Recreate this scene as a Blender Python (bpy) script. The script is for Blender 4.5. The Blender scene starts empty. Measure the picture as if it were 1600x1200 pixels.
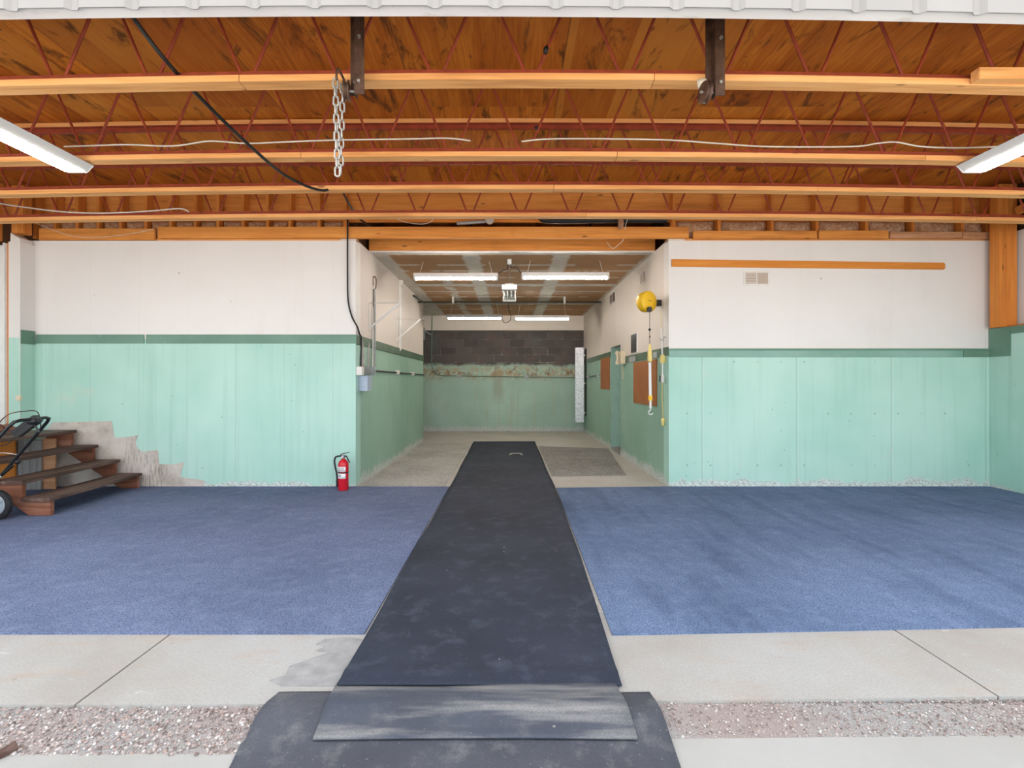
import bpy, bmesh, math, random
from mathutils import Vector, Matrix
random.seed(7)
PI = math.pi
C = bpy.context.scene.collection
F, CX, CY, H = 780.0, 796.0, 598.0, 1.29
def at(px, py, d):                       # photograph pixel + depth -> point in the place
    return Vector(((px-CX)*d/F, d, H-(py-CY)*d/F))
def X(px, d): return (px-CX)*d/F
def Zc(py, d): return H-(py-CY)*d/F

# ------------------------------------------------------------------ materials
class M:
    def __init__(s, name, rough=0.7, metal=0.0, spec=0.4):
        s.m = bpy.data.materials.new(name); s.m.use_nodes = True
        s.t = s.m.node_tree; s.b = s.t.nodes['Principled BSDF']
        s.b.inputs['Roughness'].default_value = rough
        s.b.inputs['Metallic'].default_value = metal
        s.b.inputs['Specular IOR Level'].default_value = spec
    def n(s, t, **k):
        o = s.t.nodes.new(t)
        for a, v in k.items(): setattr(o, a, v)
        return o
    def put(s, sock, v):
        if v is None: return
        if isinstance(v, bpy.types.NodeSocket): s.t.links.new(v, sock)
        elif isinstance(v, (tuple, list)):
            v = tuple(v)
            if len(sock.default_value) == 4 and len(v) == 3: v = v+(1,)
            sock.default_value = v
        else: sock.default_value = v
    def pos(s): return s.n('ShaderNodeNewGeometry').outputs['Position']
    def obj(s): return s.n('ShaderNodeTexCoord').outputs['Object']
    def island(s): return s.n('ShaderNodeNewGeometry').outputs['Random Per Island']
    def objrand(s): return s.n('ShaderNodeObjectInfo').outputs['Random']
    def xyz(s, v):
        o = s.n('ShaderNodeSeparateXYZ'); s.put(o.inputs[0], v); return o.outputs
    def comb(s, x, y, z):
        o = s.n('ShaderNodeCombineXYZ')
        for i, v in enumerate((x, y, z)): s.put(o.inputs[i], v)
        return o.outputs[0]
    def scale(s, v, k, off=(0, 0, 0)):
        o = s.n('ShaderNodeMapping'); s.put(o.inputs['Vector'], v)
        o.inputs['Scale'].default_value = k; o.inputs['Location'].default_value = off
        return o.outputs[0]
    def noise(s, v, sc, det=3, rough=0.55, dist=0.0):
        o = s.n('ShaderNodeTexNoise'); s.put(o.inputs['Vector'], v)
        o.inputs['Scale'].default_value = sc; o.inputs['Detail'].default_value = det
        o.inputs['Roughness'].default_value = rough; o.inputs['Distortion'].default_value = dist
        return o.outputs['Fac']
    def voro(s, v, sc, out='Distance', feat='F1'):
        o = s.n('ShaderNodeTexVoronoi', feature=feat); s.put(o.inputs['Vector'], v)
        o.inputs['Scale'].default_value = sc
        return o.outputs[out]
    def math(s, op, a, b=0.0, clamp=False):
        o = s.n('ShaderNodeMath', operation=op, use_clamp=clamp)
        s.put(o.inputs[0], a); s.put(o.inputs[1], b); return o.outputs[0]
    def rng(s, v, a, b, c=0.0, d=1.0):
        o = s.n('ShaderNodeMapRange'); s.put(o.inputs[0], v)
        for i, q in enumerate((a, b, c, d)): o.inputs[i+1].default_value = q
        return o.outputs[0]
    def band(s, v, a, b, soft=0.004):      # 1 inside a..b
        return s.math('MULTIPLY', s.rng(v, a-soft, a+soft), s.rng(v, b-soft, b+soft, 1, 0))
    def mix(s, f, a, b):
        o = s.n('ShaderNodeMix', data_type='RGBA'); s.put(o.inputs[0], f)
        s.put(o.inputs[6], a); s.put(o.inputs[7], b); return o.outputs[2]
    def ramp(s, v, stops):
        o = s.n('ShaderNodeValToRGB'); s.put(o.inputs[0], v)
        e = o.color_ramp.elements
        while len(e) < len(stops): e.new(0.5)
        for i, (p, c) in enumerate(stops): e[i].position = p; e[i].color = tuple(c)+(1,)
        return o.outputs[0]
    def white(s, v):
        o = s.n('ShaderNodeTexWhiteNoise', noise_dimensions='3D'); s.put(o.inputs[0], v); return o.outputs['Value']
    def color(s, v): s.put(s.b.inputs['Base Color'], v); return s
    def bump(s, h, strength=0.3, dist=0.01):
        o = s.n('ShaderNodeBump'); o.inputs['Strength'].default_value = strength
        o.inputs['Distance'].default_value = dist; s.put(o.inputs['Height'], h)
        s.t.links.new(o.outputs[0], s.b.inputs['Normal']); return s
    def emit(s, c, k):
        s.put(s.b.inputs['Emission Color'], c); s.b.inputs['Emission Strength'].default_value = k; return s

def plain(name, col, rough=0.6, metal=0.0, var=0.12, sc=9.0, bump=0.0, spec=0.4):
    m = M(name, rough, metal, spec); p = m.obj(); n = m.noise(p, sc, 4)
    d = tuple(c*(1-var) for c in col); l = tuple(min(1, c*(1+var)) for c in col)
    m.color(m.ramp(n, [(0.3, d), (0.7, l)]))
    if bump: m.bump(n, bump, 0.005)
    return m.m

def wood(name, dark, mid, light, axis=0, sc=1.0, rough=0.7, stain=0.0, knots=True):
    m = M(name, rough, spec=0.25); p = m.obj(); r = m.objrand()
    off = m.math('MULTIPLY', r, 37.0)
    o = m.n('ShaderNodeVectorMath', operation='ADD'); m.put(o.inputs[0], p); m.put(o.inputs[1], m.comb(off, off, off))
    k = [26.0*sc]*3; k[axis] = 1.3*sc
    g = m.noise(m.scale(o.outputs[0], k), 1.0, 5, 0.6, 0.6)
    k2 = [5.0*sc]*3; k2[axis] = 0.7*sc
    g2 = m.noise(m.scale(o.outputs[0], k2), 1.0, 3)
    f = m.math('ADD', m.math('MULTIPLY', g, 0.6), m.math('MULTIPLY', g2, 0.4))
    c = m.ramp(f, [(0.32, dark), (0.5, mid), (0.68, light)])
    if knots:
        kk = [7.0]*3; kk[axis] = 2.2
        v = m.voro(m.scale(o.outputs[0], kk), 1.0)
        c = m.mix(m.rng(v, 0.05, 0.11, 0.75, 0.0), c, tuple(q*0.35 for q in dark))
    if stain:
        s = m.noise(o.outputs[0], 2.3, 5, 0.65)
        c = m.mix(m.rng(s, 0.55, 0.72, 0, stain), c, tuple(q*0.3 for q in dark))
    m.color(c); m.bump(g, 0.25, 0.003)
    return m.m

MT = {}
MT['pine_x'] = wood('pine_along_x', (.54, .22, .07), (.80, .38, .13), (.90, .50, .21), 0)
MT['pine_y'] = wood('pine_along_y', (.48, .16, .03), (.68, .25, .05), (.78, .34, .08), 1)
MT['pine_z'] = wood('pine_along_z', (.46, .145, .025), (.68, .235, .042), (.78, .32, .07), 2)
MT['plate'] = wood('framing_lumber', (.48, .17, .035), (.72, .28, .06), (.82, .37, .095), 0, stain=.2)
MT['grey_lumber'] = wood('weathered_lumber', (.36, .17, .08), (.58, .30, .155), (.68, .42, .26), 0, stain=.4)
MT['rail'] = wood('orange_board', (.58, .20, .03), (.68, .25, .042), (.76, .31, .06), 0)
MT['tread'] = wood('stained_tread', (.045, .022, .018), (.105, .058, .046), (.24, .16, .13), 1, rough=.55, stain=.4)
MT['stringer'] = wood('redwood_stringer', (.12, .04, .02), (.25, .095, .055), (.42, .22, .15), 0, stain=.25)
MT['old_panel'] = wood('weathered_grey_board', (.16, .15, .145), (.30, .285, .27), (.46, .45, .43), 2, stain=.5)
MT['red'] = plain('red_primer', (.30, .048, .018), .6, 0, .25, 12, .1)
MT['rust'] = plain('dark_rusty_steel', (.115, .062, .04), .5, .5, .5, 14, .2)
MT['zinc'] = plain('zinc_steel', (.40, .37, .33), .45, .6, .15, 30)
MT['grey_metal'] = plain('painted_grey_metal', (.38, .40, .41), .5, .2, .15, 18)
MT['conduit'] = plain('grey_conduit', (.33, .34, .33), .45, .5, .15, 14)
MT['conduit_dark'] = plain('dark_iron_pipe', (.045, .042, .04), .5, .4, .3, 14)
MT['conduit_green'] = plain('green_painted_conduit', (.16, .24, .19), .5, 0, .15, 14)
MT['blue_box'] = plain('blue_grey_enamel', (.40, .47, .57), .45, 0, .08, 20)
MT['white'] = plain('white_enamel', (.80, .79, .77), .4, 0, .05, 12)
MT['off_white'] = plain('off_white_plastic', (.74, .71, .66), .45, 0, .06, 12)
MT['cream'] = plain('cream_plastic', (.72, .62, .44), .45, 0, .06, 12)
MT['black'] = plain('black_plastic', (.014, .014, .016), .38, 0, .3, 20)
MT['black_paint'] = plain('black_tube_paint', (.012, .012, .013), .3, 0, .2, 10)
MT['rubber'] = plain('black_rubber', (.022, .022, .024), .8, 0, .3, 40, .3)
MT['cable'] = plain('black_cable', (.016, .014, .013), .55, 0, .2, 10)
MT['white_cable'] = plain('white_cable_sheath', (.74, .70, .62), .55, 0, .08, 10)
MT['yellow'] = plain('yellow_enamel', (.86, .52, .02), .4, 0, .06, 9)
MT['pale_yellow'] = plain('pale_yellow_rubber', (.80, .64, .22), .5, 0, .08, 14)
MT['wheel_grey'] = plain('grey_wheel_plastic', (.34, .38, .42), .5, 0, .12, 14)
MT['red_ext'] = plain('glossy_red_paint', (.62, .015, .03), .25, 0, .06, 6)
MT['label'] = plain('white_sticker', (.82, .80, .82), .5, 0, .03, 20)
MT['foam'] = plain('old_expanding_foam', (.72, .62, .48), .9, 0, .25, 30, .6)
MT['insul'] = None
MT['bulb'] = plain('dusty_glass_bulb', (.55, .50, .44), .15, 0, .05, 10)
MT['stone'] = plain('grey_stone', (.42, .40, .39), .85, 0, .25, 14, .5)
MT['brownlump'] = plain('reddish_brown_fibre', (.20, .085, .055), .9, 0, .4, 40, .6)
MT['mortar'] = plain('grey_mortar', (.30, .29, .285), .9, 0, .18, 14, .4)
MT['bare'] = None

m = M('insulation_kraft', .95); p = m.obj()
n1 = m.noise(p, 14, 6, .7, 1.2); n2 = m.noise(p, 4, 3)
m.color(m.mix(m.rng(n2, .4, .62), m.ramp(n1, [(.3, (.30, .12, .05)), (.5, (.58, .32, .17)), (.7, (.74, .52, .36))]),
              m.ramp(n1, [(.3, (.40, .20, .10)), (.7, (.78, .56, .40))]))).bump(n1, .9, .03)
MT['insul'] = m.m

m = M('bare_concrete_scar', .9); p = m.pos(); x, y, z = m.xyz(p)
n1 = m.noise(p, 5, 5, .65); n2 = m.noise(m.scale(p, (60, 60, 7)), 1, 3); n3 = m.noise(p, 1.6, 2)
c = m.ramp(n1, [(.3, (.38, .325, .28)), (.5, (.56, .495, .43)), (.7, (.66, .60, .53))])
c = m.mix(m.math('MULTIPLY', m.rng(n2, .5, .66), m.band(x, -4.76, -4.24, .06)), c, (.24, .19, .145))
c = m.mix(m.rng(n3, .5, .64, 0, .5), c, (.62, .57, .53))
m.color(c).bump(n1, .4, .01); MT['bare'] = m.m

def wall_mat(name, ax, split, mint_a, mint_b, white=(.80, .765, .73), seam=.62, phase=0.0, peel=.07, wear=.35, ties=False):
    """painted concrete below, painted plaster above the height `split`"""
    m = M(name, .55, spec=.35); p = m.pos(); xs = m.xyz(p); u, z = xs[ax], xs[2]
    big = m.noise(p, .8, 3); mid = m.noise(p, 4.5, 5, .65); fine = m.noise(p, 55, 3, .6)
    mint = m.ramp(big, [(.35, mint_a), (.65, mint_b)])
    streak = m.noise(m.scale(p, (16, 16, .5)), 1, 4, .6)
    mint = m.mix(m.rng(streak, .52, .72, 0, .35), mint, tuple(c*.82 for c in mint_a))
    # formwork seams
    fr = m.math('FRACT', m.math('DIVIDE', m.math('ADD', u, phase+40), seam))
    wob = m.math('MULTIPLY', m.math('SUBTRACT', m.noise(p, 3, 2), .5), .012)
    fr = m.math('ADD', fr, wob)
    sm = m.band(fr, .49, .503, .006)
    sm2 = m.band(fr, .503, .516, .006)
    mint = m.mix(m.math('MULTIPLY', sm, .30), mint, tuple(c*.5 for c in mint_a))
    mint = m.mix(m.math('MULTIPLY', sm2, .16), mint, (.80, .86, .82))
    # pits, form tie marks
    v = m.voro(m.scale(p, (1, 1, 1)), 4.5)
    mint = m.mix(m.rng(v, .035, .06, .6, 0), mint, tuple(c*.55 for c in mint_a))
    v2 = m.voro(p, 13)
    mint = m.mix(m.rng(v2, .04, .09, .30, 0), mint, (.78, .80, .76))
    if ties:
        fu = m.math('SUBTRACT', m.math('FRACT', m.math('DIVIDE', m.math('ADD', u, 40.0), .29)), .5)
        fz = m.math('SUBTRACT', m.math('FRACT', m.math('DIVIDE', z, .64)), .42)
        du, dz_ = m.math('MULTIPLY', fu, .29), m.math('MULTIPLY', fz, .64)
        dd = m.math('SQRT', m.math('ADD', m.math('MULTIPLY', du, du), m.math('MULTIPLY', dz_, dz_)))
        mint = m.mix(m.math('MULTIPLY', m.rng(dd, .011, .016, .5, 0), m.rng(m.noise(p, 1.7, 2), .47, .53)), mint, tuple(c*.5 for c in mint_a))
    # worn foot of the wall: lime bloom and bare concrete
    hh = m.math('ADD', z, m.math('MULTIPLY', m.math('SUBTRACT', mid, .5), -.30))
    ft = m.rng(hh, peel*.55, peel*1.25, 1, 0)
    mott = m.ramp(fine, [(.36, (.36, .33, .31)), (.52, (.62, .62, .60)), (.7, (.85, .88, .88))])
    mint = m.mix(m.math('MULTIPLY', ft, .8), mint, mott)
    wn = m.noise(p, 2.2, 6, .7)
    mint = m.mix(m.rng(wn, .66, .74, 0, wear), mint, (.62, .62, .52))
    # upper plaster
    wv = m.noise(p, 1.3, 4)
    wh = m.ramp(wv, [(.3, tuple(c*.955 for c in white)), (.7, white)])
    v3 = m.voro(p, 2.1)
    wh = m.mix(m.rng(v3, .018, .03, .65, 0), wh, (.35, .29, .24))
    wb = m.noise(m.scale(p, (3, 3, .6)), 1, 4)
    wh = m.mix(m.rng(wb, .60, .74, 0, .22), wh, (.66, .60, .54))
    m.color(m.mix(m.rng(z, split-.002, split+.002), mint, wh))
    hgt = m.math('ADD', m.math('MULTIPLY', mid, .6), m.math('MULTIPLY', sm, -.6))
    m.bump(hgt, .22, .012)
    return m.m
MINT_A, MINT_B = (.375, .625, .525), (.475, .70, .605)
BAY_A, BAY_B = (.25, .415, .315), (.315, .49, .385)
MT['wall_left_front'] = wall_mat('paint_room_left', 0, 1.83, MINT_A, MINT_B, seam=.60, phase=.28, peel=.05)
MT['wall_right_front'] = wall_mat('paint_room_right', 0, 1.66, MINT_A, MINT_B, seam=1.17, phase=.32, peel=.085, ties=True)
MT['wall_side_r'] = wall_mat('paint_side_right', 1, 1.9, MINT_A, MINT_B, seam=.40, phase=.1, peel=.04)
MT['wall_side_l'] = wall_mat('paint_side_left', 1, 1.83, MINT_A, MINT_B, seam=.6, peel=.04)
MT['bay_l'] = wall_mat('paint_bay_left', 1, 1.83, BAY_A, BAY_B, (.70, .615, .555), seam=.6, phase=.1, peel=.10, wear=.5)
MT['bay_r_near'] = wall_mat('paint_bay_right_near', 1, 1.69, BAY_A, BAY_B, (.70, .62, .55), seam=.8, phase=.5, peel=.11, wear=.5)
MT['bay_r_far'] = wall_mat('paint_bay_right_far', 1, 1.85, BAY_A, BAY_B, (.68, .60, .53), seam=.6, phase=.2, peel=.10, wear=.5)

m = M('bay_back_wall', .7); p = m.pos(); x, y, z = m.xyz(p)
mid = m.noise(p, 3.2, 6, .7); fine = m.noise(p, 40, 3); big = m.noise(p, .9, 3)
green = m.ramp(big, [(.35, (.32, .475, .395)), (.65, (.40, .56, .48))])
streak = m.noise(m.scale(p, (9, 9, .7)), 1, 4, .65)
green = m.mix(m.rng(streak, .54, .70, 0, .5), green, (.40, .42, .30))
# block wall
br = m.n('ShaderNodeTexBrick'); m.put(br.inputs['Vector'], m.comb(x, z, 0.0))
br.inputs['Scale'].default_value = 1.0; br.inputs['Brick Width'].default_value = .406; br.inputs['Row Height'].default_value = .203
br.inputs['Mortar Size'].default_value = .006
m.put(br.inputs['Color1'], (.062, .052, .05)); m.put(br.inputs['Color2'], (.10, .085, .08)); m.put(br.inputs['Mortar'], (.155, .138, .128))
mfade = m.math('MULTIPLY', m.rng(m.noise(p, 3.5, 4, .7), .40, .62), m.rng(z, 2.65, 1.9, .25, 1.0))
brk = m.mix(m.math('MULTIPLY', br.outputs['Fac'], m.math('SUBTRACT', 1.0, mfade)), br.outputs['Color'], (.085, .072, .068))
brk = m.mix(m.math('MULTIPLY', m.math('MULTIPLY', br.outputs['Fac'], mfade), m.rng(m.noise(p, 5, 3), .5, .6)), brk, (.36, .33, .29))
blk = m.mix(m.rng(mid, .52, .75, 0, .6), brk, (.16, .10, .07))
blk = m.mix(m.rng(m.noise(p, 1.1, 4), .56, .7, 0, .4), blk, (.10, .16, .12))
edge = m.math('ADD', z, m.math('MULTIPLY', m.math('SUBTRACT', mid, .5), .30))
rz = m.band(edge, 1.42, 1.70, .09)
pn = m.noise(p, 5.5, 6, .7)
green = m.mix(m.math('MULTIPLY', rz, m.rng(pn, .42, .58)), green, (.40, .30, .19))
green = m.mix(m.math('MULTIPLY', rz, m.rng(m.noise(p, 8, 5, .7), .54, .60, 0, .8)), green, (.56, .60, .44))
green = m.mix(m.math('MULTIPLY', rz, m.rng(m.noise(p, 6, 6, .75), .53, .60, 0, .85)), green, (.20, .115, .07))
dr = m.math('MULTIPLY', m.band(m.math('ADD', x, m.math('MULTIPLY', m.noise(p, 2, 3), .3)), -.28, -.02, .05), m.band(z, .85, 1.5, .15))
green = m.mix(m.math('MULTIPLY', dr, .45), green, (.26, .21, .14))
foot = m.rng(m.math('ADD', z, m.math('MULTIPLY', m.math('SUBTRACT', mid, .5), -.28)), .06, .15, 1, 0)
green = m.mix(m.math('MULTIPLY', foot, .7), green, m.ramp(fine, [(.38, (.30, .28, .26)), (.6, (.78, .80, .80))]))
c = m.mix(m.rng(edge, 1.72, 1.80), green, blk)
wv = m.noise(p, 1.3, 3)
c = m.mix(m.rng(z, 2.675, 2.685), c, m.ramp(wv, [(.3, (.70, .63, .56)), (.7, (.76, .69, .62))]))
m.color(c).bump(m.math('ADD', mid, m.math('MULTIPLY', br.outputs['Fac'], -.5)), .35, .012)
MT['bay_back'] = m.m

m = M('drywall_ceiling', .85); p = m.pos(); x, y, z = m.xyz(p)
wob = m.math('MULTIPLY', m.math('SUBTRACT', m.noise(p, 7, 4, .7), .5), .16)
xw = m.math('ADD', x, wob); yw = m.math('ADD', y, wob)
brn = m.ramp(m.noise(m.scale(p, (.8, .8, 1)), 1.2, 3), [(.35, (.36, .19, .085)), (.65, (.47, .26, .12))])
mud = m.ramp(m.noise(p, 5, 4), [(.35, (.56, .52, .46)), (.65, (.68, .63, .56))])
def addm(a, b): return m.math('MAXIMUM', a, b)
k = m.band(xw, -.66, -.42, .02)
k = addm(k, m.band(xw, .62, .86, .02))
k = addm(k, m.rng(xw, -1.70, -1.66, 1, 0))
k = addm(k, m.rng(xw, 1.90, 1.94))
k = addm(k, m.band(yw, 6.6, 6.95, .02))
k = addm(k, m.band(yw, 9.0, 9.22, .02))
k = addm(k, m.math('MULTIPLY', m.band(yw, 11.2, 11.4, .02), .9))
k = addm(k, m.math('MULTIPLY', m.band(m.math('ADD', xw, m.math('MULTIPLY', wob, 1.5)), -1.17, -1.02, .02), m.math('MULTIPLY', m.rng(y, 8.3, 8.5), m.rng(m.noise(m.scale(p, (1, 3, 1)), 2, 3), .42, .5))))
for yy in (7.55, 7.95, 8.45, 9.75, 10.35, 12.1):
    sp = m.rng(m.noise(m.scale(p, (2.6, .6, 1), (yy, 0, 0)), 1.0, 2), .44, .48)
    k = addm(k, m.math('MULTIPLY', m.band(m.math('ADD', y, m.math('MULTIPLY', wob, .25)), yy-.035, yy+.035, .015), sp))
m.color(m.mix(m.math('MULTIPLY', k, .92), brn, mud)); MT['bay_ceiling'] = m.m

m = M('plywood_deck', .75, spec=.2); p = m.pos(); x, y, z = m.xyz(p)
sx, sy = 1.22, 2.44
ix = m.math('FLOOR', m.math('DIVIDE', m.math('ADD', x, 20.33), sx))
iy = m.math('FLOOR', m.math('DIVIDE', m.math('ADD', m.math('ADD', y, 20.0), m.math('MULTIPLY', m.math('MODULO', ix, 2.0), 1.22)), sy))
r = m.white(m.comb(ix, iy, 1.0)); r2 = m.white(m.comb(ix, iy, 7.0))
pp = m.comb(m.math('ADD', x, m.math('MULTIPLY', r, 31)), m.math('ADD', y, m.math('MULTIPLY', r2, 17)), 0.0)
g = m.noise(m.scale(pp, (17, 1.1, 1)), 1, 5, .66, 2.2)
g2 = m.noise(m.scale(pp, (2.6, .7, 1)), 1, 3, .5, .8)
strips = m.white(m.comb(m.math('FLOOR', m.math('MULTIPLY', m.math('ADD', x, m.math('MULTIPLY', r, 3)), 2.4)), ix, iy))
f = m.math('ADD', m.math('MULTIPLY', g, .55), m.math('MULTIPLY', g2, .45))
c = m.ramp(f, [(.33, (.31, .068, .004)), (.5, (.55, .14, .009)), (.66, (.80, .265, .025))])
c = m.mix(m.math('MULTIPLY', r, .62), c, (.30, .066, .006))
c = m.mix(m.math('MULTIPLY', m.math('POWER', strips, 2.0), .45), c, (.78, .31, .045))
st = m.noise(m.scale(pp, (5, 1.6, 1)), 1, 6, .72, .8)
c = m.mix(m.rng(st, .545, .66, 0, .85), c, (.07, .022, .006))
v = m.voro(m.scale(pp, (3.2, 1.8, 1)), 1.0)
c = m.mix(m.rng(v, .03, .06, .7, 0), c, (.10, .035, .012))
fx = m.math('FRACT', m.math('DIVIDE', m.math('ADD', x, 20.33), sx))
c = m.mix(m.math('MULTIPLY', m.math('ADD', m.rng(fx, 0, .006, 1, 0), m.rng(fx, .994, 1)), .7), c, (.05, .02, .01))
m.color(c).bump(g, .2, .004); MT['deck'] = m.m

def carpet_mat(name, a, b, c2, streaks=False, k=1.0):
    m = M(name, .95, spec=.1); p = m.pos()
    f1 = m.noise(p, 330*k, 2, .6); f2 = m.noise(p, 120*k, 3, .75); bg = m.noise(p, 1.1, 4); md = m.noise(p, 9, 4)
    f = m.math('ADD', m.math('MULTIPLY', f1, .45), m.math('MULTIPLY', f2, .55))
    c = m.ramp(f, [(.39, a), (.5, b), (.61, c2)])
    c = m.mix(m.rng(bg, .4, .65, 0, .35), c, tuple(q*.8 for q in a))
    c = m.mix(m.rng(md, .5, .75, 0, .25), c, tuple(q*1.05 for q in c2))
    if streaks:
        s = m.noise(m.scale(p, (5.5, .9, 1)), 1, 3, .5)
        c = m.mix(m.rng(s, .5, .66, 0, .3), c, tuple(q*.75 for q in a))
    m.color(c).bump(f, .6, .006); return m.m
MT['carpet_l'] = carpet_mat('blue_carpet_pile', (.062, .083, .155), (.14, .172, .285), (.285, .33, .47))
MT['carpet_r'] = carpet_mat('blue_carpet_pile_brushed', (.060, .092, .175), (.130, .182, .305), (.262, .33, .48), True)
MT['rug_dark'] = carpet_mat('dark_grey_speckled_carpet', (.11, .102, .10), (.255, .242, .232), (.49, .475, .46), k=.55)
MT['rug_light'] = carpet_mat('grey_brown_speckled_carpet', (.22, .21, .20), (.42, .40, .375), (.66, .635, .605), k=.55)

m = M('bay_concrete_floor', .85); p = m.pos()
f1 = m.noise(p, 75, 3, .75); f2 = m.noise(p, 1.4, 4)
c = m.ramp(f1, [(.38, (.28, .262, .235)), (.5, (.47, .448, .41)), (.62, (.68, .66, .62))])
m.color(m.mix(m.rng(f2, .42, .62, 0, .4), c, (.37, .335, .275))).bump(f1, .4, .004); MT['bay_floor'] = m.m

m = M('apron_concrete', .85, spec=.25); p = m.pos()
bg = m.noise(p, 1.0, 5, .6); md = m.noise(m.scale(p, (2.5, 7, 1)), 1, 5, .65); fn = m.noise(p, 90, 4, .7)
c = m.ramp(bg, [(.34, (.36, .325, .295)), (.5, (.41, .39, .365)), (.66, (.445, .435, .425))])
c = m.mix(m.rng(md, .54, .70, 0, .6), c, (.43, .33, .255))
c = m.mix(m.rng(m.noise(m.scale(p, (3, 9, 1), (5, 3, 0)), 1, 6, .7), .64, .70, 0, .7), c, (.60, .60, .60))
c = m.mix(m.rng(fn, .35, .62, .35, 0), c, (.25, .23, .21))
v = m.voro(p, 5.0); c = m.mix(m.rng(v, .02, .05, .5, 0), c, (.22, .20, .18))
m.color(c).bump(m.math('ADD', fn, md), .25, .004); MT['apron'] = m.m

m = M('yard_concrete', .9); p = m.pos()
m.color(m.ramp(m.noise(p, 1.3, 5), [(.3, (.345, .325, .30)), (.7, (.415, .40, .38))])).bump(m.noise(p, 70, 4), .25, .004); MT['yard'] = m.m

m = M('gravel_bed', .95); p = m.pos(); x, y, z = m.xyz(p)
f1 = m.noise(p, 240, 3, .7); vv = m.voro(p, 120, 'Color')
c = m.ramp(f1, [(.34, (.20, .175, .165)), (.5, (.42, .39, .375)), (.66, (.64, .62, .61))])
c = m.mix(m.math('MULTIPLY', m.rng(m.noise(p, 1.6, 3), .45, .6), .5), c, (.42, .29, .25))
m.color(c).bump(f1, .9, .008); MT['gravel_bed'] = m.m
m = M('pebbles', .85); r = m.island()
m.color(m.ramp(r, [(0, (.15, .115, .105)), (.25, (.31, .235, .21)), (.5, (.40, .355, .335)), (.75, (.40, .28, .24)), (1, (.66, .63, .61))]))
MT['pebble'] = m.m

def mat_rubber(name, base, dust, amt, band=False, bandk=(1.1, 9)):
    m = M(name, .75, spec=.3); p = m.pos(); x, y, z = m.xyz(p)
    bg = m.noise(p, 1.2, 5, .6); fn = m.noise(p, 130, 3, .7); md = m.noise(p, 7, 5, .7)
    c = m.ramp(bg, [(.34, tuple(q*.75 for q in base)), (.66, tuple(q*1.3 for q in base))])
    c = m.mix(m.rng(md, .52, .74, 0, amt), c, dust)
    v = m.voro(p, 26); c = m.mix(m.rng(v, .03, .10, .55, 0), c, tuple(min(1, q*1.7) for q in dust))
    v = m.voro(p, 6); c = m.mix(m.rng(v, .02, .045, .8, 0), c, (.5, .47, .42))
    if band:
        b = m.noise(m.scale(p, (bandk[0], bandk[1], 1)), 1.0, 4, .6)
        c = m.mix(m.rng(b, .45, .66, 0, .85), c, (.31, .295, .28))
        c = m.mix(m.rng(b, .42, .30, 0, .5), c, (.05, .06, .085))
    c = m.mix(m.rng(fn, .35, .6, .35, 0), c, tuple(q*.5 for q in base))
    m.color(c).bump(m.math('ADD', fn, md), .3, .004); return m.m
MT['runner'] = mat_rubber('long_black_rubber', (.025, .031, .050), (.078, .090, .125), .65)
MT['ramp_mat'] = mat_rubber('grey_conveyor_rubber', (.072, .074, .090), (.185, .18, .185), .8)
MT['ramp_top'] = mat_rubber('dusty_conveyor_rubber', (.075, .082, .105), (.15, .15, .155), .6, True)

m = M('trim_green_paint', .5); p = m.pos()
m.color(m.mix(m.rng(m.noise(p, 9, 6, .7), .66, .72, 0, .5), m.ramp(m.noise(p, 1.5, 4), [(.35, (.12, .23, .16)), (.65, (.165, .295, .215))]), (.4, .48, .42)))
MT['trim'] = m.m
m = M('trim_green_light', .5); p = m.pos()
m.color(m.mix(m.rng(m.noise(p, 6, 6, .7), .60, .70, 0, .7), m.ramp(m.noise(p, 1.2, 4), [(.35, (.17, .33, .255)), (.65, (.26, .43, .36))]), (.33, .42, .38)))
MT['trim_light'] = m.m
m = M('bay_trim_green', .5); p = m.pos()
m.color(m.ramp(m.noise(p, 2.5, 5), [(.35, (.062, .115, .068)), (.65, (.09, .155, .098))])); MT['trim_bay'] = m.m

m = M('peeling_green_reveal', .7); p = m.pos(); n1 = m.noise(p, 9, 6, .72)
m.color(m.mix(m.rng(n1, .56, .66, 0, .55), m.ramp(m.noise(p, 2, 3), [(.3, (.27, .44, .37)), (.7, (.34, .51, .44))]), (.17, .24, .19))).bump(n1, .12, .004)
MT['reveal'] = m.m
m = M('green_door_paint', .5); p = m.pos()
m.color(m.ramp(m.noise(p, 3, 4), [(.3, (.16, .26, .20)), (.7, (.22, .34, .27))])); MT['door_green'] = m.m

m = M('brown_hardboard', .65); p = m.pos()
m.color(m.ramp(m.noise(p, 3, 4), [(.35, (.31, .105, .028)), (.65, (.37, .13, .038))])); MT['hardboard'] = m.m

m = M('white_metal_flashing', .5); p = m.pos()
n1 = m.noise(m.scale(p, (4, 14, 14)), 1, 5, .65)
m.color(m.mix(m.rng(n1, .58, .70, 0, .5), m.ramp(m.noise(p, 1.5, 3), [(.3, (.76, .71, .68)), (.7, (.85, .81, .785))]), (.56, .47, .41)))
MT['flashing'] = m.m
m = M('corrugated_siding', .45); p = m.pos()
m.color(m.ramp(m.noise(p, 2, 4), [(.3, (.25, .232, .22)), (.7, (.29, .27, .257))])); MT['siding'] = m.m

m = M('foil_facing', .32, .75); p = m.pos(); z = m.xyz(p)[2]
n1 = m.noise(p, 26, 4, .7); fr = m.math('FRACT', m.math('DIVIDE', z, .31))
c = m.ramp(n1, [(.3, (.46, .46, .50)), (.5, (.78, .78, .82)), (.7, (.92, .92, .95))])
m.color(m.mix(m.math('MULTIPLY', m.band(fr, .46, .50, .01), .5), c, (.4, .4, .42))).bump(n1, .5, .01); MT['foil'] = m.m

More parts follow.
